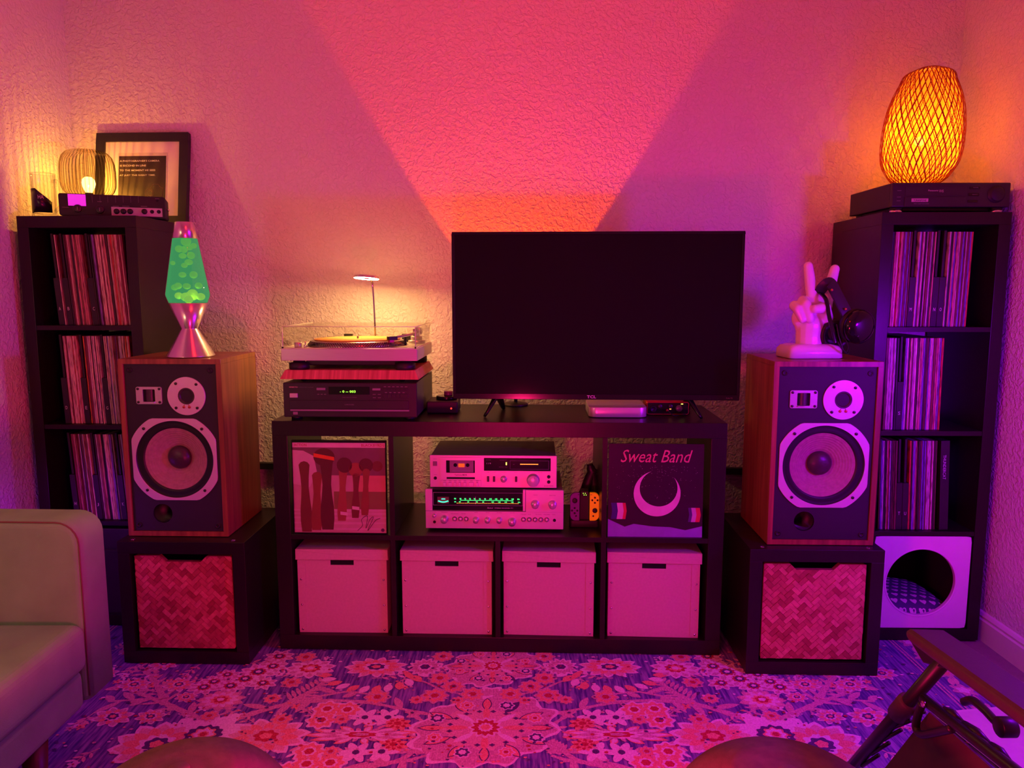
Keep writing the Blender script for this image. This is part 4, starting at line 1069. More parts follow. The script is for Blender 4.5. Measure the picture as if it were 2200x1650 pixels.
m = MB(); n = 0
for (z, a_, b_) in secs:
    ring = rrect(-a_, a_, -b_, b_, min(.018, a_ * .3), 5); n = len(ring); v += [(x, y, z) for x, y in ring]
f = [tuple(range(n - 1, -1, -1))]
for i in range(len(secs) - 1):
    for k in range(n): f.append((i * n + k, i * n + (k + 1) % n, (i + 1) * n + (k + 1) % n, (i + 1) * n + k))
f.append(tuple((len(secs) - 1) * n + k for k in range(n)))
m.add(v, f, True); m.build('base', M['ceramic'], hd)

hp = thing('headphones', 'black over-ear headphones hanging from the fingers of the white hand', 'headphones', (.972, 2.435, KH + PH), -.05)
# headband: flat padded strap looping over the crotch between the fingers
def strap(pts, hw_, th):
    P = spline(pts, 8); mb = MB(); v = []; f = []
    for i, p in enumerate(P):
        t = (P[min(i + 1, len(P) - 1)] - P[max(i - 1, 0)]).normalized()
        side = t.cross(Vector((0, -1, .12))).normalized(); side = (side - t * side.dot(t)).normalized(); nn = t.cross(side).normalized()
        for a_, b_ in ((-1, -1), (1, -1), (1, 1), (-1, 1)): v.append(p + side * (hw_ * a_) + nn * (th * b_))
    n_ = len(P)
    for i in range(n_ - 1):
        for k in range(4): f.append((i * 4 + k, i * 4 + (k + 1) % 4, (i + 1) * 4 + (k + 1) % 4, (i + 1) * 4 + k))
    f.append((0, 1, 2, 3)); f.append(tuple((n_ - 1) * 4 + k for k in range(4)))
    return mb.add(v, f, True)
strap([hx(1752, 636, -.012), hx(1759, 621, -.030), hx(1768, 616, -.040), hx(1780, 640, -.052), hx(1793, 667, -.062), hx(1801, 684, -.066)], .017, .0045).build('headband', M['darkplastic'], hp, .002)
strap([hx(1755, 634, -.010), hx(1756, 650, -.055), hx(1760, 685, -.070), hx(1767, 712, -.076), hx(1774, 738, -.080)], .006, .003).build('inner_arm', M['gloss'], hp, .001)
for px, py, dy in ((1767, 630, -.053), (1793, 669, -.070)):
    MB().sphere(tuple(hx(px, py, dy - .004)), .0042, 10, 8).build('rivet', mat('brass_rivet', (.7, .35, .12), .3, .9), hp)
MB().box(-.016, .016, -.010, .010, -.011, .011).build('yoke', M['matteb'], hp, .003, loc=hx(1803, 682, -.066), rot=(0, R(-32), 0))
def cup(loc, rz, rx, r_):
    e = bpy.data.objects.new('ear_cup', None)
    m_ = MB().lathe([(1e-5, .026), (r_ * .45, .0245), (r_ * .8, .018), (r_ * .97, .008), (r_, 0), (r_ * .98, -.010), (r_ * .9, -.013), (1e-5, -.013)], (0, 0, 0), 'y', 48)
    o = m_.build('ear_cup', M['gloss'], hp, loc=loc, rot=(rx, 0, rz))
    MB().lathe([(r_ * .93, -.013), (r_ * 1.0, -.018), (r_ * .98, -.030), (r_ * .8, -.034), (r_ * .6, -.030), (r_ * .55, -.013)], (0, 0, 0), 'y', 40).build('ear_cushion', M['rubber'], o)
    return o
bpy.data.objects.remove(bpy.data.objects['ear_cup']) if 'ear_cup' in bpy.data.objects else None
c1 = cup(hx(1822, 705, -.078), R(14), R(8), .055)
ftext('maker_name', 'MT 570 PRO', .036, M['print_g'], c1, (-.004, -.0228, -.020), .0035); c1.children[-1].rotation_euler = (PI / 2 - R(-12), R(-28), 0)
c2 = cup(hx(1786, 722, -.01), R(178), R(-6), .050)
MB().tube(spline([hx(1776, 735, -.085), hx(1783, 748, -.09), hx(1795, 756, -.085), hx(1802, 745, -.075), hx(1798, 728, -.065)], 7), .0022, 8).build('cable', M['rubber'], hp)
MB().tube(spline([hx(1775, 700, -.075), hx(1777, 725, -.088), hx(1788, 752, -.088), hx(1800, 760, -.08), hx(1806, 750, -.07), hx(1803, 735, -.06)], 7), .0022, 8).build('cable', M['rubber'], hp)

# ------------------------------------------------------------------ on the left shelf: mug, ribbed glass lamp, recorder, framed print
ZS = SH + .0003
mg = thing('glass_mug', 'clear glass tankard with dark label at the left end of the left shelf', 'mug', (-1.648, 2.685, ZS))
M['glass'] = clear('clear_glass', (.93, .93, .95), .22, .02)
MB().lathe([(1e-5, .012), (.032, .012), (.034, .017), (.0365, .15), (.0395, .153), (.0405, .150), (.0385, .02), (.041, .012), (.041, .0), (1e-5, .0)], seg=40).build('body', M['glass'], mg)
lab = MB(); vv = []; ff = []; N = 26
for i in range(N + 1):
    q = R(-175 + 150 * i / N); top = .098 - max(0, (i / N - .5)) * .09 - max(0, (.18 - i / N)) * .08
    for z in (.016, top): vv.append((.0395 * math.cos(q), .0395 * math.sin(q), z))
for i in range(N): ff.append((2 * i, 2 * i + 2, 2 * i + 3, 2 * i + 1))
lab.add(vv, ff, True); lo_ = lab.build('label', mat('dark_label', (.012, .006, .02), .25), mg)
sd_ = lo_.modifiers.new('thick', 'SOLIDIFY'); sd_.thickness = .001
ftext('lettering', 'HA', .020, M['print_w'], mg, (.012, -.0405, .062), .013)
MB().tube(spline([(.036, -.006, .125), (.058, -.012, .122), (.070, -.014, .085), (.066, -.013, .045), (.040, -.007, .022)], 8), [.0065] * 33, 10, flat=(.8, 1)).build('handle', M['glass'], mg)

gl = thing('glass_lamp', 'ribbed amber glass dome lamp with a bare glowing bulb on the left shelf', 'lamp', (-1.583, 2.855, ZS + .0005))
MB().lathe([(1e-5, 0), (.055, 0), (.056, .004), (.050, .010), (.030, .016), (.020, .060), (.018, .085), (1e-5, .085)], seg=40).build('base', mat('brass_base', (.45, .28, .10), .3, .9), gl)
M['ribglass'] = clear('ribbed_glass', (1.0, .93, .80), .12, .03, stripes=44)  # dark rib stripes in the tint stand in for refracted light
prof = [(.030, .262), (.052, .2605), (.070, .253), (.083, .238), (.0905, .215), (.0925, .190), (.0925, .150), (.0905, .130), (.084, .113), (.072, .100), (.056, .088), (.045, .080)]
m = MB(); vv = []; ff = []; N = 176
for k in range(N):
    q = 2 * PI * k / N; amp = 1 + .018 * math.cos(44 * q)
    for r_, z in prof: vv.append((r_ * amp * math.cos(q), r_ * amp * math.sin(q), z))
n = len(prof)
for k in range(N):
    k2 = (k + 1) % N
    for i in range(n - 1): ff.append((k * n + i, k2 * n + i, k2 * n + i + 1, k * n + i + 1))
m.add(vv, ff, True); m.build('glass_dome', M['ribglass'], gl)
MB().lathe([(1e-5, .263), (.030, .262), (.030, .260), (1e-5, .259)], seg=24).build('dome_top', M['ribglass'], gl)
MB().cyl((0, 0, .083), .014, .025).build('socket', M['matteb'], gl)
M['bulb_glow'] = glow('bulb_glow', (1.0, .62, .14), 14.0)
MB().lathe([(.010, .108), (.013, .112), (.021, .130), (.0235, .142), (.021, .156), (.012, .165), (1e-5, .167)], seg=24).build('bulb_glass', liquid('warm_bulb_glass', (1.0, .62, .16), 7.0, .45, (1, 1, 1)), gl)
MB().sphere((0, 0, .132), .0030, 12, 8, (1, 1, 1.6)).build('filament', M['bulb_glow'], gl)
ld = bpy.data.lights.new('glass_lamp_bulb', 'POINT'); ld.energy = GLASS_W; ld.color = GLASS_C; ld.shadow_soft_size = .005
lo = bpy.data.objects.new('bulb_light', ld); COL.objects.link(lo); lo.parent = gl; lo.location = (0, 0, .140)

rd = thing('field_recorder', 'black portable recorder with painted screen reflection and silver knob strip on the left shelf', 'recorder', (-1.405, 2.680, ZS), -.345)
Wd = .335; hw = Wd / 2; H = .076; zb = .003
K = lambda x: (x - 1090) / 5790.0
def Zr(x, y): return zb + (630 + (x - 120) * .0285 - y) / 5790.0
MB().prism(rrect(-hw, hw, zb, zb + H, .008, 4), 0, .13, 'y', smooth=True).build('case', M['matteb'], rd, .0015)
for x in (-.12, .12):
    for y in (.02, .11): MB().cyl((x, y, .0), .007, .0035).build('foot', M['rubber'], rd)
def rbox(name, m, x0, x1, y0, y1, d=.001, par=None, bev=0):
    xm = (x0 + x1) / 2
    return box(name, m, par or rd, K(x0), K(x1), -d, .0005, Zr(xm, y1), Zr(xm, y0), bev, 1)
rbox('screen', mat('recorder_screen_glow', (.7, .5, .75), .3, emit=(.9, .0, 1.0), es=.55), 290, 605, 213, 440, .0012)  # reflected violet light put into the screen as glow
for x, y, r_ in ((455, 495, .0145), (850, 515, .0150)):
    o = knob('dial', M['darkplastic'], rd, K(x), Zr(x, y), r_, .010)
    MB().lathe([(r_ * .98, .001), (r_ * 1.02, .001), (r_ * 1.02, .002), (r_ * .98, .002)], (K(x), 0, Zr(x, y)), 'y', 28, close=True).build('dial_ring', M['print_g'], o)
    box('dial_mark', M['print_g'], o, K(x) - .001, K(x) + .001, -.0105, -.0098, Zr(x, y) - .006, Zr(x, y) + .006)
st = rbox('knob_strip', M['alu'], 1055, 2000, 468, 640, .0012, bev=.0002)
for x in (1150, 1275, 1400, 1665): knob('knob', M['rubber'], st, K(x), Zr(x, 546), .0098, .012)
for x in (1808, 1935): jack(st, K(x), Zr(x, 550), .0066, -.0012)
jack(rd, K(1920), Zr(1920, 320), .005)
for k in range(7): rbox('panel_line', M['print_g'], 720 + k * 140, 723 + k * 140, 235, 370, .0004)
for x, y, w_ in ((235, 470, 120), (850, 352, 80), (1140, 440, 110), (1325, 440, 130), (1660, 440, 120), (1915, 285, 80)): rbox('small_print', M['print_g'], x - w_ / 2, x + w_ / 2, y - 4, y + 4, .0004)
for s in (-1, 1): MB().cyl((s * hw, .06, zb + .035), .004, s * .008, 'x', 10).build('strap_lug', M['chrome'], rd)
MB().cyl((K(890), .03, zb + H), .003, .006, 'z', 10).build('switch', M['rubber'], rd)

pf = thing('picture_frame', 'black framed print with white mount leaning on the wall above the left shelf', 'picture', (-1.445, 2.945, ZS), .045, tilt=R(-9))
w_, h_ = .183, .362; fw = .034
fm = MB()
for x0, x1, z0, z1 in ((-w_, w_, 0, fw), (-w_, w_, h_ - fw, h_), (-w_, -w_ + fw, fw, h_ - fw), (w_ - fw, w_, fw, h_ - fw)): fm.box(x0, x1, 0, .024, z0, z1)
fm.build('frame', M['matteb'], pf, .001)
box('mount', M['paper'], pf, -w_ + fw - .003, w_ - fw + .003, .010, .020, fw - .003, h_ - fw + .003)
box('mount_window', mat('print_border', (.62, .58, .55), .8), pf, -.099, .099, .0092, .0102, .074, .284)
prt = box('print', mat('dark_print', (.035, .020, .020), .55, var=.3, scale=18), pf, -.094, .094, .0086, .0094, .079, .272)
for i, (s_, wd) in enumerate((("A PHOTOGRAPHER'S CAMERA", .158), ("IS SECOND IN LINE", .104), ("TO THE MOMENT HE SEES", .142), ("AT JUST THE RIGHT TIME.", .143))):
    ftext('quote_line', s_, wd, M['print_w'], prt, (-.090, .0084, .2495 - i * .0185), .0070, align='LEFT', bold=.012)
M['sketch'] = mat('sketch_line', (.30, .18, .12), .7)
sk = MB()
for cx_, cz_, r_ in ((.030, .125, .017), (.030, .125, .013), (.034, .125, .009)): sk.tube([(cx_ + r_ * math.cos(2 * PI * k / 20), .0083, cz_ + r_ * 1.1 * math.sin(2 * PI * k / 20)) for k in range(20)], .0005, 4, closed=True)
sk.tube([(.040, .0083, .106), (.080, .0083, .108), (.084, .0083, .145), (.070, .0083, .152), (.066, .0083, .160), (.044, .0083, .160), (.040, .0083, .150), (.034, .0083, .146)], .0006, 4)
sk.build('camera_sketch', M['sketch'], prt)
box('glazing', clear('picture_glass', (1, 1, 1), .08, .03), pf, -w_ + fw - .001, w_ - fw + .001, .0062, .0072, fw - .001, h_ - fw + .001)

# ------------------------------------------------------------------ video recorder and woven lamp on the right shelf
vc = thing('video_recorder', 'black video cassette recorder on silver feet atop the right shelf', 'video recorder', (1.444, 2.508, ZS), .005)
Wd = .388; hw = Wd / 2; zb = .018; H = .079; VD = .31
K = lambda x: (x - 1297) / 3800.0
Zk = lambda y: zb + (385 - y) / 3800.0
for x in (-.165, .165):
    for y in (.025, .27):
        o = MB().cyl((x, y, .010), .020, .008).build('foot', M['rubber'], vc)
        MB().cyl((x, y, .0), .0205, .010, seg=32).build('foot_ring', M['chrome'], o)
box('case', M['matteb'], vc, -hw, hw, .012, VD, zb, zb + H, .003)
box('fascia', M['darkplastic'], vc, -hw, hw, -.002, .014, zb, zb + H, .004, 3)
box('underside', M['rubber'], vc, -hw + .02, hw - .02, .03, VD - .02, zb - .008, zb + .002)
btn('cassette_door', M['darkplastic'], vc, 720, 1480, 135, 245, .0015, K, Zk, -.002)
btn('lower_flap', M['darkplastic'], vc, 715, 1468, 262, 380, .0025, K, Zk, -.002)
for x0, x1, y0, y1 in ((1520, 1645, 135, 166), (1510, 1640, 215, 250), (1505, 1625, 300, 330)): btn('button', M['gloss'], vc, x0, x1, y0, y1, .0025, K, Zk, -.002)
kn = MB().lathe([(.0285, 0), (.0285, .002), (.0235, .002), (.0225, .009), (.020, .0105), (1e-5, .0105)], (K(1855), -.002, Zk(228)), 'y', 40).build('jog_dial', M['matteb'], vc)
for y in (183, 262, 308): btn('tick_mark', M['print_g'], vc, 620, 672, y - 3, y + 3, .0004, K, Zk, -.002)
ftext('maker_name', 'Panasonic', .033, mat('print_pink', (.6, .42, .45), .5), vc, (K(1066), -.0038, Zk(192)), .0052, bold=.01)
ftext('maker_name', 'VHS', .015, mat('print_pink', (.6, .42, .45), .5), vc, (K(1166), -.0038, Zk(205)), .0085)
sk_ = btn('sticker', mat('sticker', (.55, .40, .42), .5), vc, 800, 1010, 280, 322, .0005, K, Zk, -.0045)
ftext('lettering', 'TURANFONE', .042, M['print_k'], sk_, (K(905), -.0053, Zk(316)), .0065, bold=.012)
ftext('small_print', 'VIDEO CASSETTE RECORDER', .05, M['print_g'], vc, (K(925), -.0048, Zk(350)), .003)
for x, y in ((1590, 153), (1585, 236)): ftext('small_print', 'POWER' if y < 200 else 'EJECT', .017, M['print_g'], vc, (K(x), -.0047, Zk(y)), .0026)

ra = thing('woven_lamp', 'egg-shaped woven bamboo lamp glowing orange on the video recorder', 'lamp', (1.4155, 2.672, ZS + .0975))
MB().lathe([(1e-5, 0), (.036, 0), (.037, .003), (.034, .012), (.012, .014), (.010, .10), (1e-5, .10)], seg=36).build('base', mat('bamboo_base', (.10, .03, .02), .5), ra)
rp_ = [(.048, .006), (.08, .0236), (.098, .043), (.1207, .0825), (.1285, .122), (.130, .161), (.129, .2), (.125, .24), (.118, .279), (.106, .318), (.089, .358), (.0766, .385), (.034, .405)]
def prof_r(u):
    z = .006 + (.405 - .006) * u
    for (r0, z0), (r1, z1) in zip(rp_, rp_[1:]):
        if z <= z1: return r0 + (r1 - r0) * (z - z0) / (z1 - z0), z
    return rp_[-1]
# parametrise by arc so that the ends are well sampled
S = [Vector((r_, 0, z)) for r_, z in rp_]; SP = spline(S, 8)
def m_weave(name, col, es):
    m, nt, b = nodes(name); b.inputs['Base Color'].default_value = tuple(col) + (1,); b.inputs['Roughness'].default_value = .6
    tl = nt.nodes.new('ShaderNodeBsdfTranslucent'); tl.inputs[0].default_value = (.55, .07, .01, 1); mx = nt.nodes.new('ShaderNodeMixShader'); mx.inputs[0].default_value = .4
    out = nt.nodes['Material Output']; lnk(nt, b.outputs[0], mx.inputs[1]); lnk(nt, tl.outputs[0], mx.inputs[2]); lnk(nt, mx.outputs[0], out.inputs[0]); return m
M['weave'] = m_weave('bamboo_weave', (.40, .09, .025), 0)
def weave(n_str, turns, sgn, shrink, wid, phase):
    mb = MB(); L = len(SP)
    for s_ in range(n_str):
        v = []; f = []
        for i, p in enumerate(SP):
            u = i / (L - 1); q = phase + 2 * PI * s_ / n_str + sgn * turns * 2 * PI * u
            r_ = p.x * shrink + .0012 * sgn * math.cos(PI * (i + s_)) * 0
            lean = .020 * u
            c = Vector((r_ * math.cos(q) + lean, r_ * math.sin(q), p.z))
            tq = Vector((-math.sin(q), math.cos(q), 0)); hwid = wid * (.65 + .35 * min(1, p.x / .12))
            v += [c - tq * hwid, c + tq * hwid]
        for i in range(L - 1): f.append((2 * i, 2 * i + 1, 2 * i + 3, 2 * i + 2))
        mb.add(v, f, True)
    return mb
for nm, a_ in (('weave_layer', (38, .235, 1, 1.0, .0017, 0)), ('weave_layer', (38, .235, -1, .992, .0017, .03)), ('inner_weave', (30, .235, 1, .955, .0009, .05)), ('inner_weave', (30, .235, -1, .95, .0009, .09))):
    o = setp(weave(*a_).build(nm, M['weave'], ra, fix=False), kind='stuff')
    sd_ = o.modifiers.new('thick', 'SOLIDIFY'); sd_.thickness = .0008; sd_.offset = 0
MB().lathe([(.036, .404), (.030, .4065), (.026, .404)], (.020, 0, 0), seg=32).build('top_rim', M['weave'], ra)
lm_ = bpy.data.materials.new('paper_liner'); lm_.use_nodes = True; nt = lm_.node_tree
for n in list(nt.nodes): nt.nodes.remove(n)
o_, a_, b_, c_ = (nt.nodes.new(k) for k in ('ShaderNodeOutputMaterial', 'ShaderNodeMixShader', 'ShaderNodeBsdfTransparent', 'ShaderNodeBsdfTranslucent'))
a_.inputs[0].default_value = .62; c_.inputs[0].default_value = (.98, .66, .26, 1); b_.inputs[0].default_value = (1, .9, .7, 1)
lnk(nt, b_.outputs[0], a_.inputs[1]); lnk(nt, c_.outputs[0], a_.inputs[2]); lnk(nt, a_.outputs[0], o_.inputs[0])
lin_ = MB().lathe([(p.x * .925, p.z) for p in SP[2:-3]], seg=48); lin_.v = [(x + .020 * z / .405, y, z) for x, y, z in lin_.v]
lin_.build('paper_liner', lm_, ra, fix=False)
MB().cyl((0, 0, .095), .015, .03).build('socket', M['matteb'], ra)
MB().lathe([(.010, .124), (.014, .13), (.027, .155), (.029, .168), (.026, .183), (.014, .195), (1e-5, .197)], seg=24).build('bulb_glass', M['lava_glass'], ra)
M['bulb_glow2'] = glow('bulb_glow_orange', (1.0, .42, .06), 8.0)
MB().sphere((0, 0, .162), .016, 16, 10).build('bulb', M['bulb_glow2'], ra)
ld = bpy.data.lights.new('woven_lamp_bulb', 'POINT'); ld.energy = RATTAN_W; ld.color = RATTAN_C; ld.shadow_soft_size = .017
lo = bpy.data.objects.new('bulb_light', ld); COL.objects.link(lo); lo.parent = ra; lo.location = (0, 0, .162)

# ------------------------------------------------------------------ records and their lettered dividers
PAL = {'cream': (.70, .60, .50), 'pale grey': (.55, .52, .54), 'rose': (.55, .26, .26), 'brown': (.20, .10, .08), 'charcoal': (.03, .028, .032), 'red': (.55, .06, .06), 'orange': (.70, .25, .06), 'tan': (.45, .33, .20), 'violet': (.20, .12, .50), 'white': (.78, .74, .74), 'maroon': (.16, .03, .05), 'olive': (.33, .32, .16)}
def spine_mat(nm, c):
    m, nt, b = nodes('sleeve_' + nm.replace(' ', '_')); b.inputs['Roughness'].default_value = .4
    tc = nt.nodes.new('ShaderNodeTexCoord'); mp = nt.nodes.new('ShaderNodeMapping'); mp.inputs['Scale'].default_value = (500, 40, 28)
    oi = nt.nodes.new('ShaderNodeObjectInfo'); ad = nt.nodes.new('ShaderNodeVectorMath'); ad.operation = 'ADD'
    lnk(nt, tc.outputs['Object'], ad.inputs[0]); lnk(nt, oi.outputs['Random'], ad.inputs[1]); lnk(nt, ad.outputs[0], mp.inputs['Vector'])
    n_ = nt.nodes.new('ShaderNodeTexNoise'); n_.inputs['Scale'].default_value = 1.0; n_.inputs['Detail'].default_value = 2
    lnk(nt, mp.outputs['Vector'], n_.inputs['Vector'])
    rp = nt.nodes.new('ShaderNodeValToRGB'); rp.color_ramp.elements[0].position = .36; rp.color_ramp.elements[1].position = .52
    rp.color_ramp.elements[0].color = tuple(v * .35 for v in c) + (1,); rp.color_ramp.elements[1].color = tuple(c) + (1,)
    lnk(nt, n_.outputs['Fac'], rp.inputs['Fac']); lnk(nt, rp.outputs['Color'], b.inputs['Base Color']); return m
SPM = {k: spine_mat(k, c) for k, c in PAL.items()}
RS_MESH = {}
def record_mesh(th, key):
    k = (round(th, 4), key)
    if k not in RS_MESH:
        h_ = .313; w_ = th / 2
        mb = MB()
        # spine with slightly rounded long edges, open top edge shown as a shallow groove
        pr = [(-w_, .0012), (-w_ * .55, 0), (w_ * .55, 0), (w_, .0012), (w_, .312), (-w_, .312)]
        mb.prism(pr, 0, h_, 'z')
        me_o = mb.build('tmp', SPM[key]); me = me_o.data; me.name = 'record'
        bpy.data.objects.remove(me_o); RS_MESH[k] = me
    return RS_MESH[k]
rr = random.Random(21)
def fill(S, Y, comp, where, x0, seq, lean, weights):
    # seq: list of ('r', count) and ('d', letter); x0 = local x where the row starts
    c, s_ = math.cos(Y), math.sin(Y); z0 = comp_z(comp) + .0008
    x = x0; since, cnt = None, 0
    for kind, val in seq:
        if kind == 'd':
            th = .020
            lx = x + th / 2; p = on_shelf(S, Y, lx, .022, z0)
            nm = 'record divider' 
            lab = 'black record divider lettered %s, %s' % (val, where)
            t = thing('record_divider', lab, 'divider', p, Y)
            t.rotation_euler = (0, lean, -Y)
            MB().box(-th / 2, th / 2, .0, .29, 0, .165).box(-.004, .004, .006, .30, .165, .318).build('panel', M['matteb'], t, .0008, 1)
            if val: ftext('letter', val, .0070, M['print_w'], t, (0, -.0006, .052), .0115)
            x += th + .001; since, cnt = val, 0
        elif kind == 'g':
            x += val
        else:
            for _ in range(val):
                th = rr.choice((.0038, .0044, .0050, .0056, .0064, .0075)); key = rr.choices(list(weights), list(weights.values()))[0]
                o = bpy.data.objects.new('record', record_mesh(th, key)); COL.objects.link(o)
                yj = .020 + rr.uniform(0, .006)
                p = on_shelf(S, Y, x + th / 2, yj, z0 + .0002); o.location = p; o.rotation_euler = (0, lean, -Y)
                cnt += 1
                ordn = '%d%s' % (cnt, 'th' if 10 < cnt < 20 else {1: 'st', 2: 'nd', 3: 'rd'}.get(cnt % 10, 'th'))
                setp(o, '%s record %s, %s spine, %s' % (ordn, 'right of divider ' + since if since else 'from the left end', key, where), 'record', 'records in the ' + where)
                x += th + .0003
    return x
Lx0 = -SW / 2 + ST; 
W1 = {'rose': 5, 'cream': 4, 'maroon': 3, 'brown': 2, 'charcoal': 2, 'red': 1, 'tan': 1.5, 'olive': .5, 'violet': .5}
W2 = {'cream': 3, 'pale grey': 3, 'violet': 2, 'rose': 3, 'charcoal': 2, 'maroon': 2, 'white': 1.5, 'orange': .6, 'red': .7}
W3 = {'brown': 3, 'tan': 2, 'rose': 2, 'pale grey': 2, 'maroon': 2, 'charcoal': 3, 'cream': 2, 'orange': .5, 'violet': .7}
W4 = {'maroon': 4, 'rose': 3, 'violet': 2, 'pale grey': 2, 'charcoal': 2, 'red': 1, 'cream': 2, 'white': 1}
fill(LS, LSY, 3, 'top compartment of the left shelf', Lx0 + .070, [('d', 'A'), ('r', 2), ('d', 'B'), ('r', 13), ('d', 'C'), ('r', 20)], -.062, W1)
fill(LS, LSY, 2, 'second compartment of the left shelf', Lx0 + .066, [('d', 'D'), ('r', 9), ('d', 'E'), ('r', 11), ('d', 'G'), ('r', 16)], -.038, W2)
fill(LS, LSY, 1, 'third compartment of the left shelf', Lx0 + .074, [('d', 'H'), ('r', 11), ('d', 'J'), ('r', 11), ('d', 'K'), ('r', 10)], -.055, W3)
fill(RS, RSY, 3, 'top compartment of the right shelf', Lx0 + .003, [('r', 11), ('d', 'M'), ('r', 10), ('d', 'N'), ('d', 'O'), ('r', 14)], .012, W4)
fill(RS, RSY, 2, 'second compartment of the right shelf', Lx0 + .015, [('r', 7), ('d', 'S'), ('r', 22)], -.012, W4)
fill(RS, RSY, 1, 'third compartment of the right shelf', Lx0 + .022, [('r', 11), ('d', 'T'), ('d', 'U'), ('r', 16)], -.035, W4)
# black boxed set lettered along its spine, right end of the third row
bxp = on_shelf(RS, RSY, .058, .018, comp_z(1) + .001)
bx_ = thing('record_box', 'thick black boxed record set with pale lettering leaning right of the red spines', 'record box', bxp, RSY)
bx_.rotation_euler = (0, -.045, -RSY)
box('slipcase', M['matteb'], bx_, 0, .030, 0, .31, 0, .314, .001)
ftext('spine_lettering', 'THUNDERCAT', .085, mat('print_lilac', (.6, .45, .75), .5), bx_, (.010, -.0006, .205), .010, align='CENTER'); bx_.children[-1].rotation_euler = (PI / 2, PI / 2, 0); bx_.children[-1].location = (.008, -.0008, .222)

# ------------------------------------------------------------------ cat bed in the bottom of the right shelf
cb = thing('cat_cave', 'white panelled cat cave with round opening in the bottom of the right shelf', 'pet bed', on_shelf(RS, RSY, 0, .012, comp_z(0) + .0008), RSY)
hs = .166; zc = .167
plate_with_hole(ray_poly(rrect(-hs, hs, .001, .333, .010, 4), (0, zc)), (0, zc), .119, -.008, .006, 96).build('front_panel', M['white'], cb, .001, 1)
MB().lathe([(.1195, .0082), (.1225, .0098), (.1255, .0082)], (0, 0, zc), 'y', 64).build('opening_rim', M['white'], cb)
iw = MB(); D_ = .34
for x0, x1, z0, z1 in ((-hs, -hs + .004, .001, .333), (hs - .004, hs, .001, .333), (-hs + .004, hs - .004, .001, .005), (-hs + .004, hs - .004, .329, .333)): iw.box(x0, x1, .006, D_, z0, z1)
iw.box(-hs + .004, hs - .004, D_ - .004, D_, .005, .329); iw.build('lining', mat('dark_felt', (.022, .016, .018), .95), cb)
cu = thing('cat_cushion', 'dark purple cushion with pale spots inside the cat cave', 'cushion', on_shelf(RS, RSY, -.004, .018, comp_z(0) + .0065), RSY)
def cush(x, y):
    a_ = max(0, 1 - (abs(x) / .155) ** 4) * max(0, 1 - (abs(y - .15) / .152) ** 4)
    return .018 + .072 * a_ ** .5 * (1 - .25 * (x + .15) / .3) + .05 * max(0, y - .02) * max(0, (.06 - x)) / .2
v = []; f = []; N = 26
for i in range(N + 1):
    for j in range(N + 1):
        x, y = -.155 + .31 * i / N, -.002 + .304 * j / N; v.append((x, y, cush(x, y)))
for i in range(N):
    for j in range(N): f.append((i * (N + 1) + j, (i + 1) * (N + 1) + j, (i + 1) * (N + 1) + j + 1, i * (N + 1) + j + 1))
m = MB().add(v, f, True); b0 = len(v)
m.box(-.154, .154, 0, .30, .0005, .017); m.build('pad', mat('purple_cloth', (.07, .035, .16), .8), cu, fix=False)
sp = MB(); rk = random.Random(8)
for i in range(9):
    for j in range(9):
        x = -.14 + i * .034 + (.017 if j % 2 else 0); y = .006 + j * .033; r_ = .0125
        if abs(x) > .146: continue
        pts = []
        for k in range(14):
            q = 2 * PI * k / 14; hx_ = r_ * (math.sin(q) ** 3) ; hy_ = r_ * (.8 * math.cos(q) - .3 * math.cos(2 * q) - .12 * math.cos(3 * q))
            pts.append((x + hx_, y + hy_, cush(x + hx_, y + hy_) + .0012))
        sp.add(pts, [tuple(range(13, -1, -1))])
setp(sp.build('spots', mat('pale_spots', (.72, .55, .72), .8), cu, fix=False), kind='stuff')

# ------------------------------------------------------------------ dark speaker in the bottom of the left shelf
sb = thing('subwoofer', 'dark boxy speaker with small script badge in the bottom of the left shelf', 'speaker', on_shelf(LS, LSY, .0, -.012, comp_z(0) + .0006), LSY)
box('cabinet', M['matteb'], sb, -.163, .163, .010, .33, 0, .325, .004)
box('grille', mat('grille_cloth', (.03, .024, .03), .9, bump=.0004, bscale=900), sb, -.155, .155, 0, .012, .01, .250, .006)
ftext('badge', 'Pioneer', .046, M['chrome'], sb, (.118, .0085, .285), .0085, shear=.3)

# ------------------------------------------------------------------ pixel-to-floor helper for laying out the rug and the chair
def ray_dir(px, py):
    u, v = (px - 1100) / CAM_F, (py - 825) / CAM_F
    cp, sp_ = math.cos(CAM_PITCH), math.sin(CAM_PITCH)
    return Vector((u, cp - v * sp_, -sp_ - v * cp))
def at_z(px, py, z=0.0):
    d = ray_dir(px, py); t = (z - CAM_H) / d.z; return Vector((d.x * t, d.y * t, z))
def at_x(px, py, x):
    d = ray_dir(px, py); t = x / d.x; return Vector((x, d.y * t, CAM_H + d.z * t))

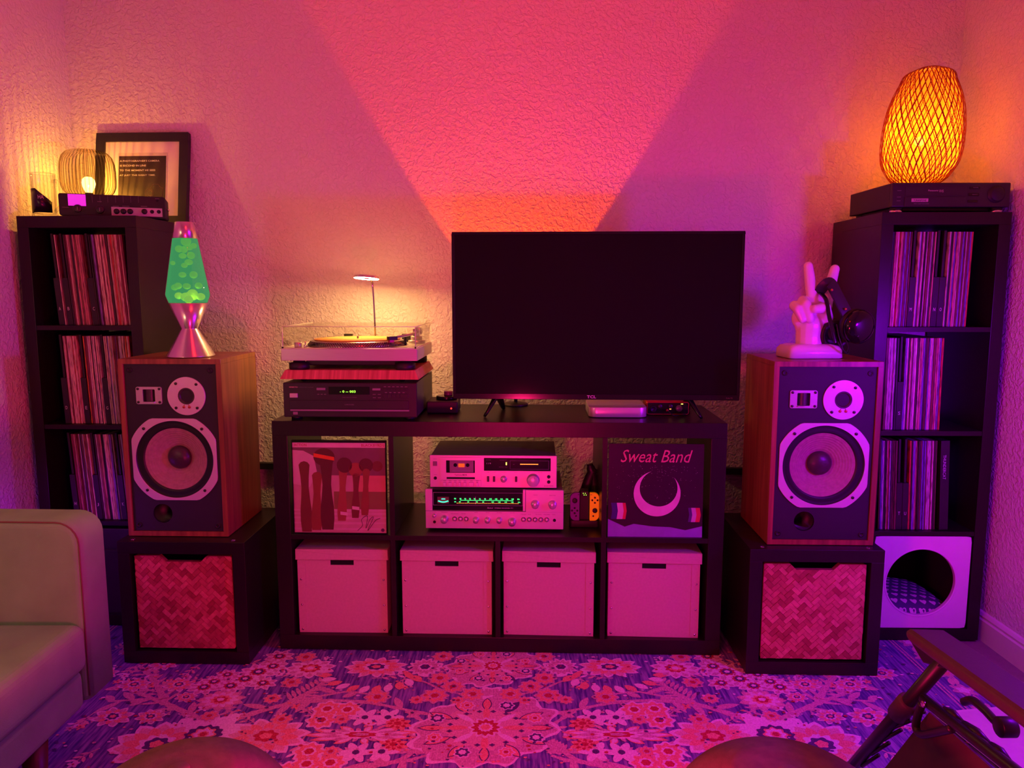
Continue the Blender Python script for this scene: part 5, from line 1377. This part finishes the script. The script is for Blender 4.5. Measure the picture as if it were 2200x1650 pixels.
# ------------------------------------------------------------------ rug
rug = thing('rug', 'large floral rug in navy, rose and coral covering the floor', 'rug', (0, 0, -.0040))
RX0, RX1, RY0, RY1 = -1.66, 1.56, -.25, 2.86
def weave_mat(name, c1, c2, stretch, scale):
    m, nt, b = nodes(name); b.inputs['Roughness'].default_value = .92
    tc = nt.nodes.new('ShaderNodeTexCoord'); mp = nt.nodes.new('ShaderNodeMapping'); mp.inputs['Scale'].default_value = stretch
    lnk(nt, tc.outputs['Object'], mp.inputs['Vector'])
    n_ = nt.nodes.new('ShaderNodeTexNoise'); n_.inputs['Scale'].default_value = scale; n_.inputs['Detail'].default_value = 4; lnk(nt, mp.outputs['Vector'], n_.inputs['Vector'])
    rp = nt.nodes.new('ShaderNodeValToRGB'); rp.color_ramp.elements[0].position = .38; rp.color_ramp.elements[1].position = .66
    rp.color_ramp.elements[0].color = tuple(c1) + (1,); rp.color_ramp.elements[1].color = tuple(c2) + (1,)
    lnk(nt, n_.outputs['Fac'], rp.inputs['Fac']); lnk(nt, rp.outputs['Color'], b.inputs['Base Color'])
    n2 = nt.nodes.new('ShaderNodeTexNoise'); n2.inputs['Scale'].default_value = 420; lnk(nt, tc.outputs['Object'], n2.inputs['Vector'])
    bp = nt.nodes.new('ShaderNodeBump'); bp.inputs['Distance'].default_value = .0012; bp.inputs['Strength'].default_value = .7
    lnk(nt, n2.outputs['Fac'], bp.inputs['Height']); lnk(nt, bp.outputs['Normal'], b.inputs['Normal']); return m
MB().box(RX0, RX1, RY0, RY1, -.0038, 0).build('pile', weave_mat('rug_navy', (.055, .040, .24), (.32, .21, .50), (26, 2.2, 1), 5.0), rug)
RC_ = [weave_mat('rug_rose', (.48, .26, .32), (.74, .50, .54), (6, 3, 1), 40), weave_mat('rug_coral', (.66, .22, .14), (.88, .46, .32), (4, 4, 1), 60), weave_mat('rug_pale', (.72, .60, .66), (.92, .84, .86), (5, 4, 1), 40),
       weave_mat('rug_red', (.36, .02, .03), (.60, .08, .07), (4, 4, 1), 60), weave_mat('rug_tan', (.60, .36, .34), (.84, .58, .52), (6, 3, 1), 50), weave_mat('rug_dark', (.05, .03, .13), (.12, .07, .20), (5, 5, 1), 60)]
ROSE, CORAL, PALE, RED, TAN, DARK = range(6)
rg = MB(); AX = -.062; jit = random.Random(3)
def poly(pts, col, lay, mirror=True):
    z = .0004 + .00035 * lay + jit.uniform(0, .0003)
    for s in ((1, -1) if mirror else (1,)):
        P = [(p[0] if s > 0 else 2 * AX - p[0], p[1]) for p in pts]
        ar = sum(P[i][0] * P[(i + 1) % len(P)][1] - P[(i + 1) % len(P)][0] * P[i][1] for i in range(len(P)))
        if ar < 0: P = P[::-1]
        # motifs cut off at the rug's edge
        P = clip(clip(clip(clip(P, 1, 0, RX1), -1, 0, -RX0), 0, 1, RY1), 0, -1, -RY0)
        if len(P) < 3: continue
        rg.cur = col
        rg.add([(x, y, z) for x, y in P], [tuple(range(len(P)))])
def fan(c, pts, col, lay, mirror=True):
    # star-shaped outline as triangles round a centre
    z = .0004 + .00035 * lay + jit.uniform(0, .0003)
    for s in ((1, -1) if mirror else (1,)):
        q = lambda p: (p[0] if s > 0 else 2 * AX - p[0], p[1], z)
        if any(not (RX0 < q(p)[0] < RX1 and RY0 < p[1] < RY1) for p in pts): continue
        P = [q(c)] + [q(p) for p in pts]; n = len(pts); rg.cur = col
        fs = [(0, 1 + i, 1 + (i + 1) % n) if s > 0 else (0, 1 + (i + 1) % n, 1 + i) for i in range(n)]
        rg.add(P, fs)
def blob(c, rx, ry, lobes, depth, col, lay, rot=0.0, mirror=True, rough=.03, n=None):
    n = n or max(24, lobes * 8); pts = []
    for k in range(n):
        q = 2 * PI * k / n; a_ = 1 + depth * math.cos(lobes * q) + jit.uniform(-rough, rough)
        x, y = rx * a_ * math.cos(q), ry * a_ * math.sin(q)
        pts.append((c[0] + x * math.cos(rot) - y * math.sin(rot), c[1] + x * math.sin(rot) + y * math.cos(rot)))
    fan(c, pts, col, lay, mirror)
def rosette(c, r, lobes=8, cols=(PALE, CORAL, RED), lay=3, mirror=True, rot=0.0):
    blob(c, r, r, lobes, .12, cols[0], lay, rot, mirror); blob(c, r * .80, r * .80, lobes, .14, cols[1], lay + 1, rot, mirror)
    blob(c, r * .45, r * .45, lobes, .10, cols[0], lay + 2, rot, mirror); blob(c, r * .30, r * .30, 6, .08, cols[2], lay + 3, rot, mirror)
def petals(c, r, n_, col, mid, lay=3, mirror=True, rot=0.0, wid=.42):
    for k in range(n_):
        q = rot + 2 * PI * k / n_; cc = (c[0] + r * .58 * math.cos(q), c[1] + r * .58 * math.sin(q)); blob(cc, r * .42, r * wid * .62, 3, .06, col, lay + (k % 2) * .4, q, mirror)
    blob(c, r * .20, r * .20, 6, .1, mid, lay + 2, 0, mirror)
def leaf(c, ang, L, W, col, lay=2, mirror=True):
    pts = []
    for k in range(7): u = k / 6; pts.append((L * u, W * math.sin(PI * u) ** .8))
    for k in range(1, 6): u = 1 - k / 6; pts.append((L * u, -W * math.sin(PI * u) ** .8))
    poly([(c[0] + x * math.cos(ang) - y * math.sin(ang), c[1] + x * math.sin(ang) + y * math.cos(ang)) for x, y in pts], col, lay, mirror)
def vine(pts, w0, w1, col, lay=1, mirror=True, leaves=0, lcol=ROSE):
    P = spline([(p[0], p[1], 0) for p in pts], 8); n = len(P); L = []; Rr = []
    for i, p in enumerate(P):
        t = P[min(i + 1, n - 1)] - P[max(i - 1, 0)]; t.normalize(); nn = Vector((-t.y, t.x, 0)); w_ = (w0 + (w1 - w0) * i / (n - 1)) * (1 + jit.uniform(-.25, .25))
        L.append(p + nn * w_); Rr.append(p - nn * w_)
    for i in range(n - 1): poly([(L[i].x, L[i].y), (L[i + 1].x, L[i + 1].y), (Rr[i + 1].x, Rr[i + 1].y), (Rr[i].x, Rr[i].y)], col, lay, mirror)
    for k in range(leaves):
        i = int((k + .7) / leaves * (n - 2)); t = P[i + 1] - P[i]; a_ = math.atan2(t.y, t.x) + (1 if k % 2 else -1) * .8
        leaf((P[i].x, P[i].y), a_, .05 + .02 * (k % 3), .012, lcol, lay + .5, mirror)
def fern(a_, b_, n_, L, col, lay=1, mirror=True):
    A, B = Vector((a_[0], a_[1], 0)), Vector((b_[0], b_[1], 0)); t = (B - A).normalized(); ang = math.atan2(t.y, t.x)
    vine([a_, ((A + B) / 2 + Vector((-t.y, t.x, 0)) * .01)[:2], b_], .012, .005, col, lay, mirror)
    for k in range(n_):
        p = A.lerp(B, (k + .5) / n_); l_ = L * (1 - .5 * k / n_)
        for s in (1, -1): leaf((p.x, p.y), ang + s * 1.05, l_, .0065, col, lay + .3, mirror)
def petal_ring(c, rx, ry, n_, r0, L, W, col, lay, ang, mirror, off=0.0):
    for k in range(n_):
        q = 2 * PI * (k + off) / n_; dx_, dy_ = rx * math.cos(q), ry * math.sin(q); a_ = math.atan2(dy_, dx_); l_ = math.hypot(dx_, dy_)
        x, y = dx_ * r0, dy_ * r0
        leaf((c[0] + x * math.cos(ang) - y * math.sin(ang), c[1] + x * math.sin(ang) + y * math.cos(ang)), a_ + ang, l_ * L, W * min(rx, ry), col, lay + .12 * (k % 2), mirror)
def palmette(c, rx, ry, ang=0.0, lay=2, mirror=True, cols=(PALE, TAN, CORAL, PALE, DARK)):
    n_ = 11 if rx > .06 else 8
    petal_ring(c, rx, ry, n_, .30, .78, .27, cols[0], lay, ang, mirror)
    petal_ring(c, rx, ry, n_, .32, .62, .19, cols[1], lay + 1, ang, mirror)
    petal_ring(c, rx, ry, n_, .25, .55, .16, cols[2], lay + 2, ang, mirror, .5)
    blob(c, rx * .42, ry * .42, 9, .12, cols[3], lay + 3, ang, mirror); blob(c, rx * .28, ry * .30, 7, .12, cols[4], lay + 4, ang, mirror); blob(c, rx * .15, ry * .16, 5, .12, cols[2], lay + 5, ang, mirror)
def sprig(c, ang, s, mirror=True):
    L = s * jit.uniform(.8, 1.3); e = (c[0] + L * math.cos(ang), c[1] + L * math.sin(ang)); m_ = (c[0] + L * .5 * math.cos(ang + .25), c[1] + L * .5 * math.sin(ang + .25))
    vine([c, m_, e], .0022, .0016, ROSE, .6, mirror)
    for k in range(3):
        u = .3 + .25 * k; p = (c[0] + L * u * math.cos(ang + .15), c[1] + L * u * math.sin(ang + .15))
        for s_ in (1, -1): leaf(p, ang + s_ * .9, s * .34, s * .06, (ROSE, TAN, PALE)[k % 3], .8, mirror)
    petals(e, s * .20, 5, (CORAL, PALE, ROSE)[jit.randrange(3)], RED, 1.0, mirror, ang)
def Z(x, y):                                   # place measured in the close-up of the right half of the rug
    p = at_z(1040 + x / 3.3333, 1370 + y / 3.3333); return (p.x, p.y)
def medallion(c, rx, ry, lay=2):
    blob(c, rx * 1.02, ry * 1.02, 12, .075, PALE, lay, PI / 8, False, .025, 96); blob(c, rx * .96, ry * .96, 12, .075, ROSE, lay + 1, PI / 8, False, .025, 96)
    petal_ring(c, rx, ry, 12, .52, .42, .09, DARK, lay + 1.6, 0, False); petal_ring(c, rx, ry, 12, .55, .36, .07, CORAL, lay + 2, 0, False)
    blob(c, rx * .60, ry * .60, 8, .10, TAN, lay + 2, 0, False, .03, 72)
    for k in range(8):
        q = PI / 4 * k + PI / 8; cc = (c[0] + rx * .74 * math.cos(q), c[1] + ry * .74 * math.sin(q)); rosette(cc, rx * .11, 7, ((PALE, CORAL, RED), (PALE, DARK, PALE))[k % 2], lay + 3, False)
    for k in range(8):
        q = PI / 4 * k; leaf((c[0] + rx * .22 * math.cos(q), c[1] + ry * .22 * math.sin(q)), math.atan2(ry * math.sin(q), rx * math.cos(q)), rx * .34, rx * .05, PALE if k % 2 else CORAL, lay + 4, False)
    for k in range(16):
        q = PI / 8 * k + .2; blob((c[0] + rx * .5 * math.cos(q), c[1] + ry * .5 * math.sin(q)), rx * .035, ry * .035, 4, .2, DARK, lay + 4, 0, False)
    rosette(c, rx * .22, 12, (PALE, RED, CORAL), lay + 5, False)
medallion((AX, 2.302), .155, .115); medallion((AX - .012, 1.955), .205, .165)
medallion((AX, 1.50), .20, .17); medallion((AX, 2.62), .17, .12)
blob((AX, 2.142), .045, .03, 6, .2, PALE, 3, 0, False); blob((AX, 2.142), .03, .02, 6, .2, ROSE, 4, 0, False)
for x, y, r_ in ((430, 130, .035), (435, 285, .036), (335, 345, .036), (190, 400, .038), (460, 410, .040), (870, 420, .038), (1410, 135, .034), (1495, 315, .032), (1620, 430, .026), (290, 445, .022), (585, 440, .022), (1110, 580, .024), (1165, 810, .024), (1540, 580, .030), (2060, 555, .026)): rosette(Z(x, y), r_, 8, (ROSE, CORAL, RED), 3)
rosette(Z(550, 205), .052, 14, (PALE, ROSE, DARK), 3)
for x, y in ((780, 565), (945, 565), (800, 810), (985, 815)): petals(Z(x, y), .046, 6, PALE, DARK, 3)
for x, y in ((1075, 510), (1220, 505), (1255, 585), (1320, 810), (1160, 890), (1330, 900), (1480, 960)): rosette(Z(x, y), .042, 8, (PALE, CORAL, RED), 3)
for x, y in ((705, 610), (720, 760)): palmette(Z(x, y), .040, .032, .3, 3, True, (CORAL, CORAL, RED, CORAL, RED))
palmette(Z(900, 205), .098, .062, .0, 2); 
c0 = Z(1000, 300)
for k in range(13):
    q = PI * (1.08 + .84 * k / 12); cc = (Z(900, 205)[0] + .145 * math.cos(q), Z(900, 205)[1] + .115 * math.sin(q)); leaf(cc, q + .5, .05, .014, CORAL if k % 2 else PALE, 3)
palmette(Z(1370, 215), .078, .060, .0, 2, True, (PALE, ROSE, PALE, RED, CORAL))
palmette(Z(960, 690), .150, .042, .0, 2, True, (CORAL, PALE, ROSE, PALE, RED))
palmette(Z(1640, 700), .115, .085, .05, 2, True, (PALE, TAN, CORAL, TAN, RED))
petals(Z(2090, 690), .118, 9, PALE, CORAL, 2); blob(Z(2090, 690), .050, .044, 12, .08, DARK, 5); rosette(Z(2090, 690), .032, 8, (CORAL, PALE, RED), 6)
for x, y, r_ in ((1640, 200, .05), (1740, 240, .06), (1830, 290, .055), (1930, 340, .05), (1700, 320, .045), (2050, 310, .045), (1600, 130, .05), (1960, 260, .04), (2120, 350, .05)):
    palmette(Z(x, y), r_, r_ * .85, .3, 2, True, (PALE, ROSE, PALE, RED, DARK))
palmette(Z(1990, 440), .070, .055, .0, 2, True, (ROSE, TAN, PALE, CORAL, RED))
vine([Z(470, 545), Z(650, 510), Z(1000, 450), Z(1400, 450), Z(1600, 490), Z(1900, 580), Z(2050, 610)], .006, .013, ROSE, 1, True, 8, ROSE)
vine([Z(470, 630), Z(600, 545), Z(650, 515)], .006, .010, ROSE, 1)
fern(Z(1500, 455), Z(1235, 285), 9, .055, ROSE)
vine([Z(920, 400), Z(1080, 380), Z(1220, 400), Z(1420, 440)], .004, .006, ROSE, 1, True, 3)
vine([Z(240, 400), Z(400, 370), Z(560, 305), Z(700, 290)], .003, .005, ROSE, 1, True, 2, CORAL)
vine([Z(1290, 560), Z(1450, 485), Z(1600, 480)], .003, .006, ROSE, 1)
vine([Z(460, 730), Z(560, 800), Z(700, 880), Z(1000, 930), Z(1250, 1010), Z(1500, 1080)], .007, .013, ROSE, 1, True, 8, ROSE)
vine([Z(480, 835), Z(600, 870), Z(720, 885)], .005, .008, ROSE, 1); vine([Z(880, 880), Z(1030, 920), Z(1180, 960)], .003, .005, ROSE, 1)
fern(Z(560, 820), Z(470, 740), 5, .04, ROSE)
# towards the sofa and the lounge chair (further out and nearer)
vine([Z(2050, 610), Z(2300, 500), Z(2500, 420), Z(2750, 330)], .013, .006, ROSE, 1, True, 7)
fern(Z(2380, 470), Z(2600, 190), 10, .07, ROSE); vine([Z(2500, 430), Z(2650, 440), Z(2800, 450)], .006, .004, ROSE, 1, True, 4)
for x, y, r_ in ((2300, 330, .05), (2480, 560, .045), (2620, 330, .05), (2750, 560, .06), (2420, 180, .05), (2850, 250, .05), (2240, 420, .035)): palmette(Z(x, y), r_, r_ * .8, .4, 2, True, (PALE, ROSE, CORAL, PALE, DARK))
palmette(Z(2420, 760), .12, .10, .3, 2, True, (PALE, TAN, CORAL, PALE, DARK))
for i in range(26):
    X_, Y_ = jit.uniform(.15, 1.25), jit.uniform(1.0, 1.75); rosette((X_, Y_), jit.uniform(.03, .05), 8, ((PALE, CORAL, RED), (ROSE, CORAL, RED), (PALE, ROSE, DARK))[i % 3], 3)
for i in range(8):
    y = 1.05 + .09 * i; vine([(.15 + .1 * (i % 3), y), (.5, y + .06), (.9, y - .04), (1.25, y + .05)], .004, .009, ROSE, 1, True, 6)
for i in range(80):
    sprig((AX + jit.uniform(.12, 1.34), jit.uniform(1.45, 2.62)), jit.uniform(0, 6.28), jit.uniform(.06, .10))
for i in range(900):
    c = (AX + jit.uniform(.0, 1.36), jit.uniform(1.35, 2.62)); r_ = jit.uniform(.003, .007)
    poly([(c[0] + r_ * math.cos(q + i) * jit.uniform(.7, 1.3), c[1] + r_ * .8 * math.sin(q + i)) for q in (0, 1.2, 2.5, 3.8, 5.0)], (DARK, RED, PALE, ROSE, CORAL, DARK, TAN)[i % 7], 7.5)
# border: guard lines and small sprigs
for x in (1.325, 1.337, 1.437, 1.449):
    for k in range(40):
        y0 = RY0 + .078 * k; poly([(x - .0028, y0), (x + .0028, y0), (x + .0028, y0 + .079), (x - .0028, y0 + .079)], ROSE, 1.2, True)
for k in range(20):
    y = 1.0 + .105 * k; blob((1.388, y), .034, .030, 6, .22, ROSE, 2, .5 * k); blob((1.388, y), .018, .016, 5, .2, (CORAL, DARK, PALE)[k % 3], 3); leaf((1.388, y + .03), 1.3, .05, .010, TAN, 1.5); leaf((1.388, y - .03), -1.9, .05, .010, TAN, 1.5)
pat = rg.build('floral_pattern', RC_, rug, fix=False)
setp(pat, kind='stuff')

# ------------------------------------------------------------------ sofa at the left, seen end on
M['velvet'] = mat('sage_velvet', (.21, .50, .21), .85, var=.10, scale=9, bump=.0005, bscale=600)
so = thing('sofa', 'sage velvet sofa along the left wall, only its far arm in view', 'sofa', (-1.05, 1.75, 0))
def arm(y0, y1):
    pts = [(-.67, .19), (-.012, .19), (0, .205), (0, .60)]
    for k in range(7): q = PI / 2 * k / 6; pts.append((-.055 + .055 * math.cos(q), .605 + .055 * math.sin(q)))
    pts += [(-.4, .664), (-.67, .664)]
    return MB().prism(pts, y0, y1, 'y', smooth=True)
ao = arm(0, .115).build('arm', M['velvet'], so, .022, 5)
pip = MB(); pp = [(-.0065, .004, .21), (-.0065, .004, .58)]
for k in range(7): q = PI / 2 * k / 6; pp.append((-.062 + .0555 * math.cos(q), .004, .600 + .0555 * math.sin(q)))
pp += [(-.3, .004, .6585), (-.66, .004, .6585)]
pip.tube(pp, .0022, 6).build('piping', mat('piping', (.16, .10, .06), .8), ao)
arm(-1.72, -1.61).build('arm', M['velvet'], so, .022, 5)
box('seat_base', M['velvet'], so, -.67, -.012, -1.608, -.002, .185, .285, .02, 4)
MB().box(-.60, .006, -1.606, -.004, .287, .408).build('seat_cushion', M['velvet'], so, .028, 5)
box('back', M['velvet'], so, -.67, -.55, -1.608, -.002, .287, .80, .03, 4)
M['legwood'] = wood('leg_wood', (.05, .015, .008), (.11, .035, .018), 8, .45)
for x, y in ((-.045, -.16), (-.045, -1.5), (-.62, -.16), (-.62, -1.5)):
    MB().lathe([(1e-5, .0005), (.016, .0005), (.029, .187), (1e-5, .187)], (x, y, 0), seg=20).build('leg', M['legwood'], so)

# ------------------------------------------------------------------ two ribbed poufs in the foreground
M['cord'] = mat('corduroy', (.17, .105, .10), .95, var=.15, scale=40, bump=.0008, bscale=500)
def pouf(label, x, y, R_, H):
    t = thing('pouf', label, 'pouf', (x, y, 0), 0, 'corduroy poufs in the foreground')
    pr = [(1e-5, .0008), (R_ * .86, .0008), (R_ * .97, .03)]
    n_ = 70
    for k in range(n_ + 1):
        u = k / n_; q = u * PI / 2 * 1.0
        r_ = R_ * (1.0 if u < .3 else math.cos((u - .3) / .7 * PI / 2) ** .62); z = .05 + (H - .05) * (u / .3 * .45 if u < .3 else .45 + .55 * math.sin((u - .3) / .7 * PI / 2))
        a_ = .0030 * math.cos(k * PI)
        pr.append((max(1e-5, r_ + (a_ if u < .9 else 0)), z + (a_ * .6 if .4 < u < .97 else 0)))
    pr[-1] = (1e-5, H)
    MB().lathe(pr, (0, 0, 0), seg=64).build('cover', M['cord'], t)
    MB().cyl((0, 0, H - .002), .018, .006).build('button', M['cord'], t)
    return t
pouf('brown ribbed pouf in the foreground left of centre', -.548, 1.135, .205, .432)
pouf('brown ribbed pouf in the foreground by the lounge chair', .462, 1.15, .215, .418)

# ------------------------------------------------------------------ reclining lounge chair at the lower right
lc = thing('lounge_chair', 'reclining lounge chair with black tube frame and padded armrest', 'chair', (.80, 1.55, 0))
O = Vector((.80, 1.55, 0))
def L_(px, py, x=.80): return at_x(px, py, x) - O
M['frame'] = mat('frame_black', (.014, .012, .014), .38, .2, bump=.0001, bscale=600)
M['armpad'] = mat('armrest_plastic', (.055, .030, .035), .55, bump=.0003, bscale=700)
M['sling'] = mat('sling_fabric', (.075, .025, .030), .85, bump=.0004, bscale=1200)
t1a, t1b = L_(2028, 1420), L_(1800, 1683)
foot1 = t1b + (t1b - t1a).normalized() * ((t1b.z - .016) / max(.01, -(t1b - t1a).normalized().z))
MB().tube([t1a, t1a.lerp(foot1, .5), foot1], .0135, 14).build('front_leg', M['frame'], lc)
jb = t1a.lerp(t1b, .32); dr = (t1b - t1a).normalized()
MB().tube([jb - dr * .035, jb - dr * .03, jb + dr * .03, jb + dr * .035], [.014, .0205, .0205, .014], 14).build('joint', M['armpad'], lc)
q0, q1 = L_(1985, 1502, .792), L_(2230, 1695, .792)
MB().tube([q0, q0.lerp(q1, .5), q1, q1 + Vector((0, -.35, .03))], .0105, 12).build('seat_rail', M['frame'], lc)
MB().tube([q0 + Vector((.012, -.006, -.004)), q1 + Vector((.014, -.006, -.004))], .0065, 10).build('seat_rail_insert', M['armpad'], lc)
for a_, nm in ((L_(1999, 1402, .786), 'rivet'), (L_(1980, 1513, .776), 'rivet')):
    MB().cyl((a_.x + .006, a_.y, a_.z), .0062, -.005, 'x', 14).build(nm, M['chrome'], lc)
hk = spline([L_(1981, 1512, .788), L_(1971, 1540, .788), L_(1968, 1564, .788), L_(1980, 1578, .788), L_(2010, 1574, .788), L_(2045, 1566, .788)], 8)
MB().tube(hk, .0075, 12).build('brace', M['frame'], lc)
# sling laced between the two tubes
s0 = L_(1996, 1530, .812); fa = t1a.lerp(foot1, .96) + Vector((.03, -.03, .03)); s1 = L_(1893, 1660, .812); s2 = L_(2140, 1660, .812)
sl = MB().add([s0, s1, L_(1880, 1690, .812), L_(2180, 1690, .812), s2], [(0, 1, 2, 3, 4)]); so_ = sl.build('sling', M['sling'], lc)
sd_ = so_.modifiers.new('thick', 'SOLIDIFY'); sd_.thickness = .004
for (a_, b_) in (((1919, 1563), (1956, 1548)), ((1893, 1592), (1936, 1568)), ((1872, 1620), (1910, 1596)), ((1852, 1646), (1888, 1622)), ((1940, 1536), (1985, 1529))):
    MB().tube([L_(*a_, .803), L_(*b_, .81)], .0042, 8).build('lacing', M['frame'], lc)
for (a_, b_) in (((2030, 1527), (2062, 1553)), ((2072, 1558), (2122, 1602)), ((2130, 1604), (2165, 1640))):
    MB().tube([L_(*a_, .80), ((L_(*a_, .80) + L_(*b_, .80)) / 2) + Vector((0, 0, .006)), L_(*b_, .80)], .0085, 8).build('lacing', M['frame'], lc)
# armrest: long padded slab, tip towards the television
A = at_z(1982, 1362, .565) - O; B = at_z(2262, 1560, .610) - O
d = (B - A).normalized(); side = Vector((0, 0, 1)).cross(d).normalized(); upv = d.cross(side).normalized()
if upv.z < 0: upv = -upv
v = []; f = []; secs = ((0, .60, .2), (.012, .9, .7), (.05, 1, 1), (1.05, 1, 1))
for u, wsc, hsc in secs:
    c = A + (B - A) * u
    for a_, b_ in ((-1, -.2), (-1, .6), (-.8, 1), (.8, 1), (1, .6), (1, -.2), (.7, -1), (-.7, -1)): v.append(c + side * (.036 * wsc * a_) + upv * (.0145 * hsc * b_))
for i in range(len(secs) - 1):
    for k in range(8): f.append((i * 8 + k, i * 8 + (k + 1) % 8, (i + 1) * 8 + (k + 1) % 8, (i + 1) * 8 + k))
f += [tuple(range(8)), tuple(len(v) - 8 + k for k in range(8))]
MB().add(v, f).build('armrest', M['armpad'], lc, .003, 2)
br = MB().prism([(L_(1966, 1374).y, L_(1966, 1374).z), (L_(1996, 1424).y, L_(1996, 1424).z), (L_(2042, 1436).y, L_(2042, 1436).z), (L_(2060, 1420).y, L_(2060, 1420).z)], -.012, .012, 'x')
br.build('armrest_bracket', M['frame'], lc, .002)
lvx = .93
lev = [at_x(px, py, lvx) - O for px, py in ((2071, 1508), (2090, 1505), (2116, 1526), (2138, 1549), (2156, 1560))]
MB().tube(spline(lev, 6), .0085, 12).build('lock_lever', M['frame'], lc)
kc = at_x(2158, 1562, lvx) - O
MB().cyl(tuple(kc + Vector((-.012, 0, 0))), .019, .03, 'x', 24).build('lock_knob', M['frame'], lc)
# far side of the chair
for nm, pts, r_ in (('front_leg', [t1a + Vector((.5, 0, 0)), foot1 + Vector((.5, 0, 0))], .0135),):
    MB().tube(pts, r_, 12).build(nm, M['frame'], lc)
MB().tube([t1a + Vector((.0, -.9, -.02)) + Vector((0, 0, .0)), Vector((0, -.95, .016)) + Vector((t1a.x, 0, 0))], .0135, 12).build('rear_leg', M['frame'], lc)

# pale mat lying on the rug under the chair
mt_ = thing('floor_mat', 'pale flat mat on the rug beside the lounge chair', 'mat', (1.455, 1.90, .003))
MB().prism(rrect(-.20, .185, -.75, .175, .012, 4), 0, .006, 'z').build('mat_sheet', M['paper'], mt_, .002)
MB().prism(rrect(-.188, .173, -.738, .163, .010, 4), .006, .0068, 'z').build('mat_surface', mat('mat_weave', (.72, .66, .68), .7, bump=.0005, bscale=300), mt_)
mt_.rotation_euler = (0, 0, R(8)); mt_.location = (1.435, 1.87, .003)
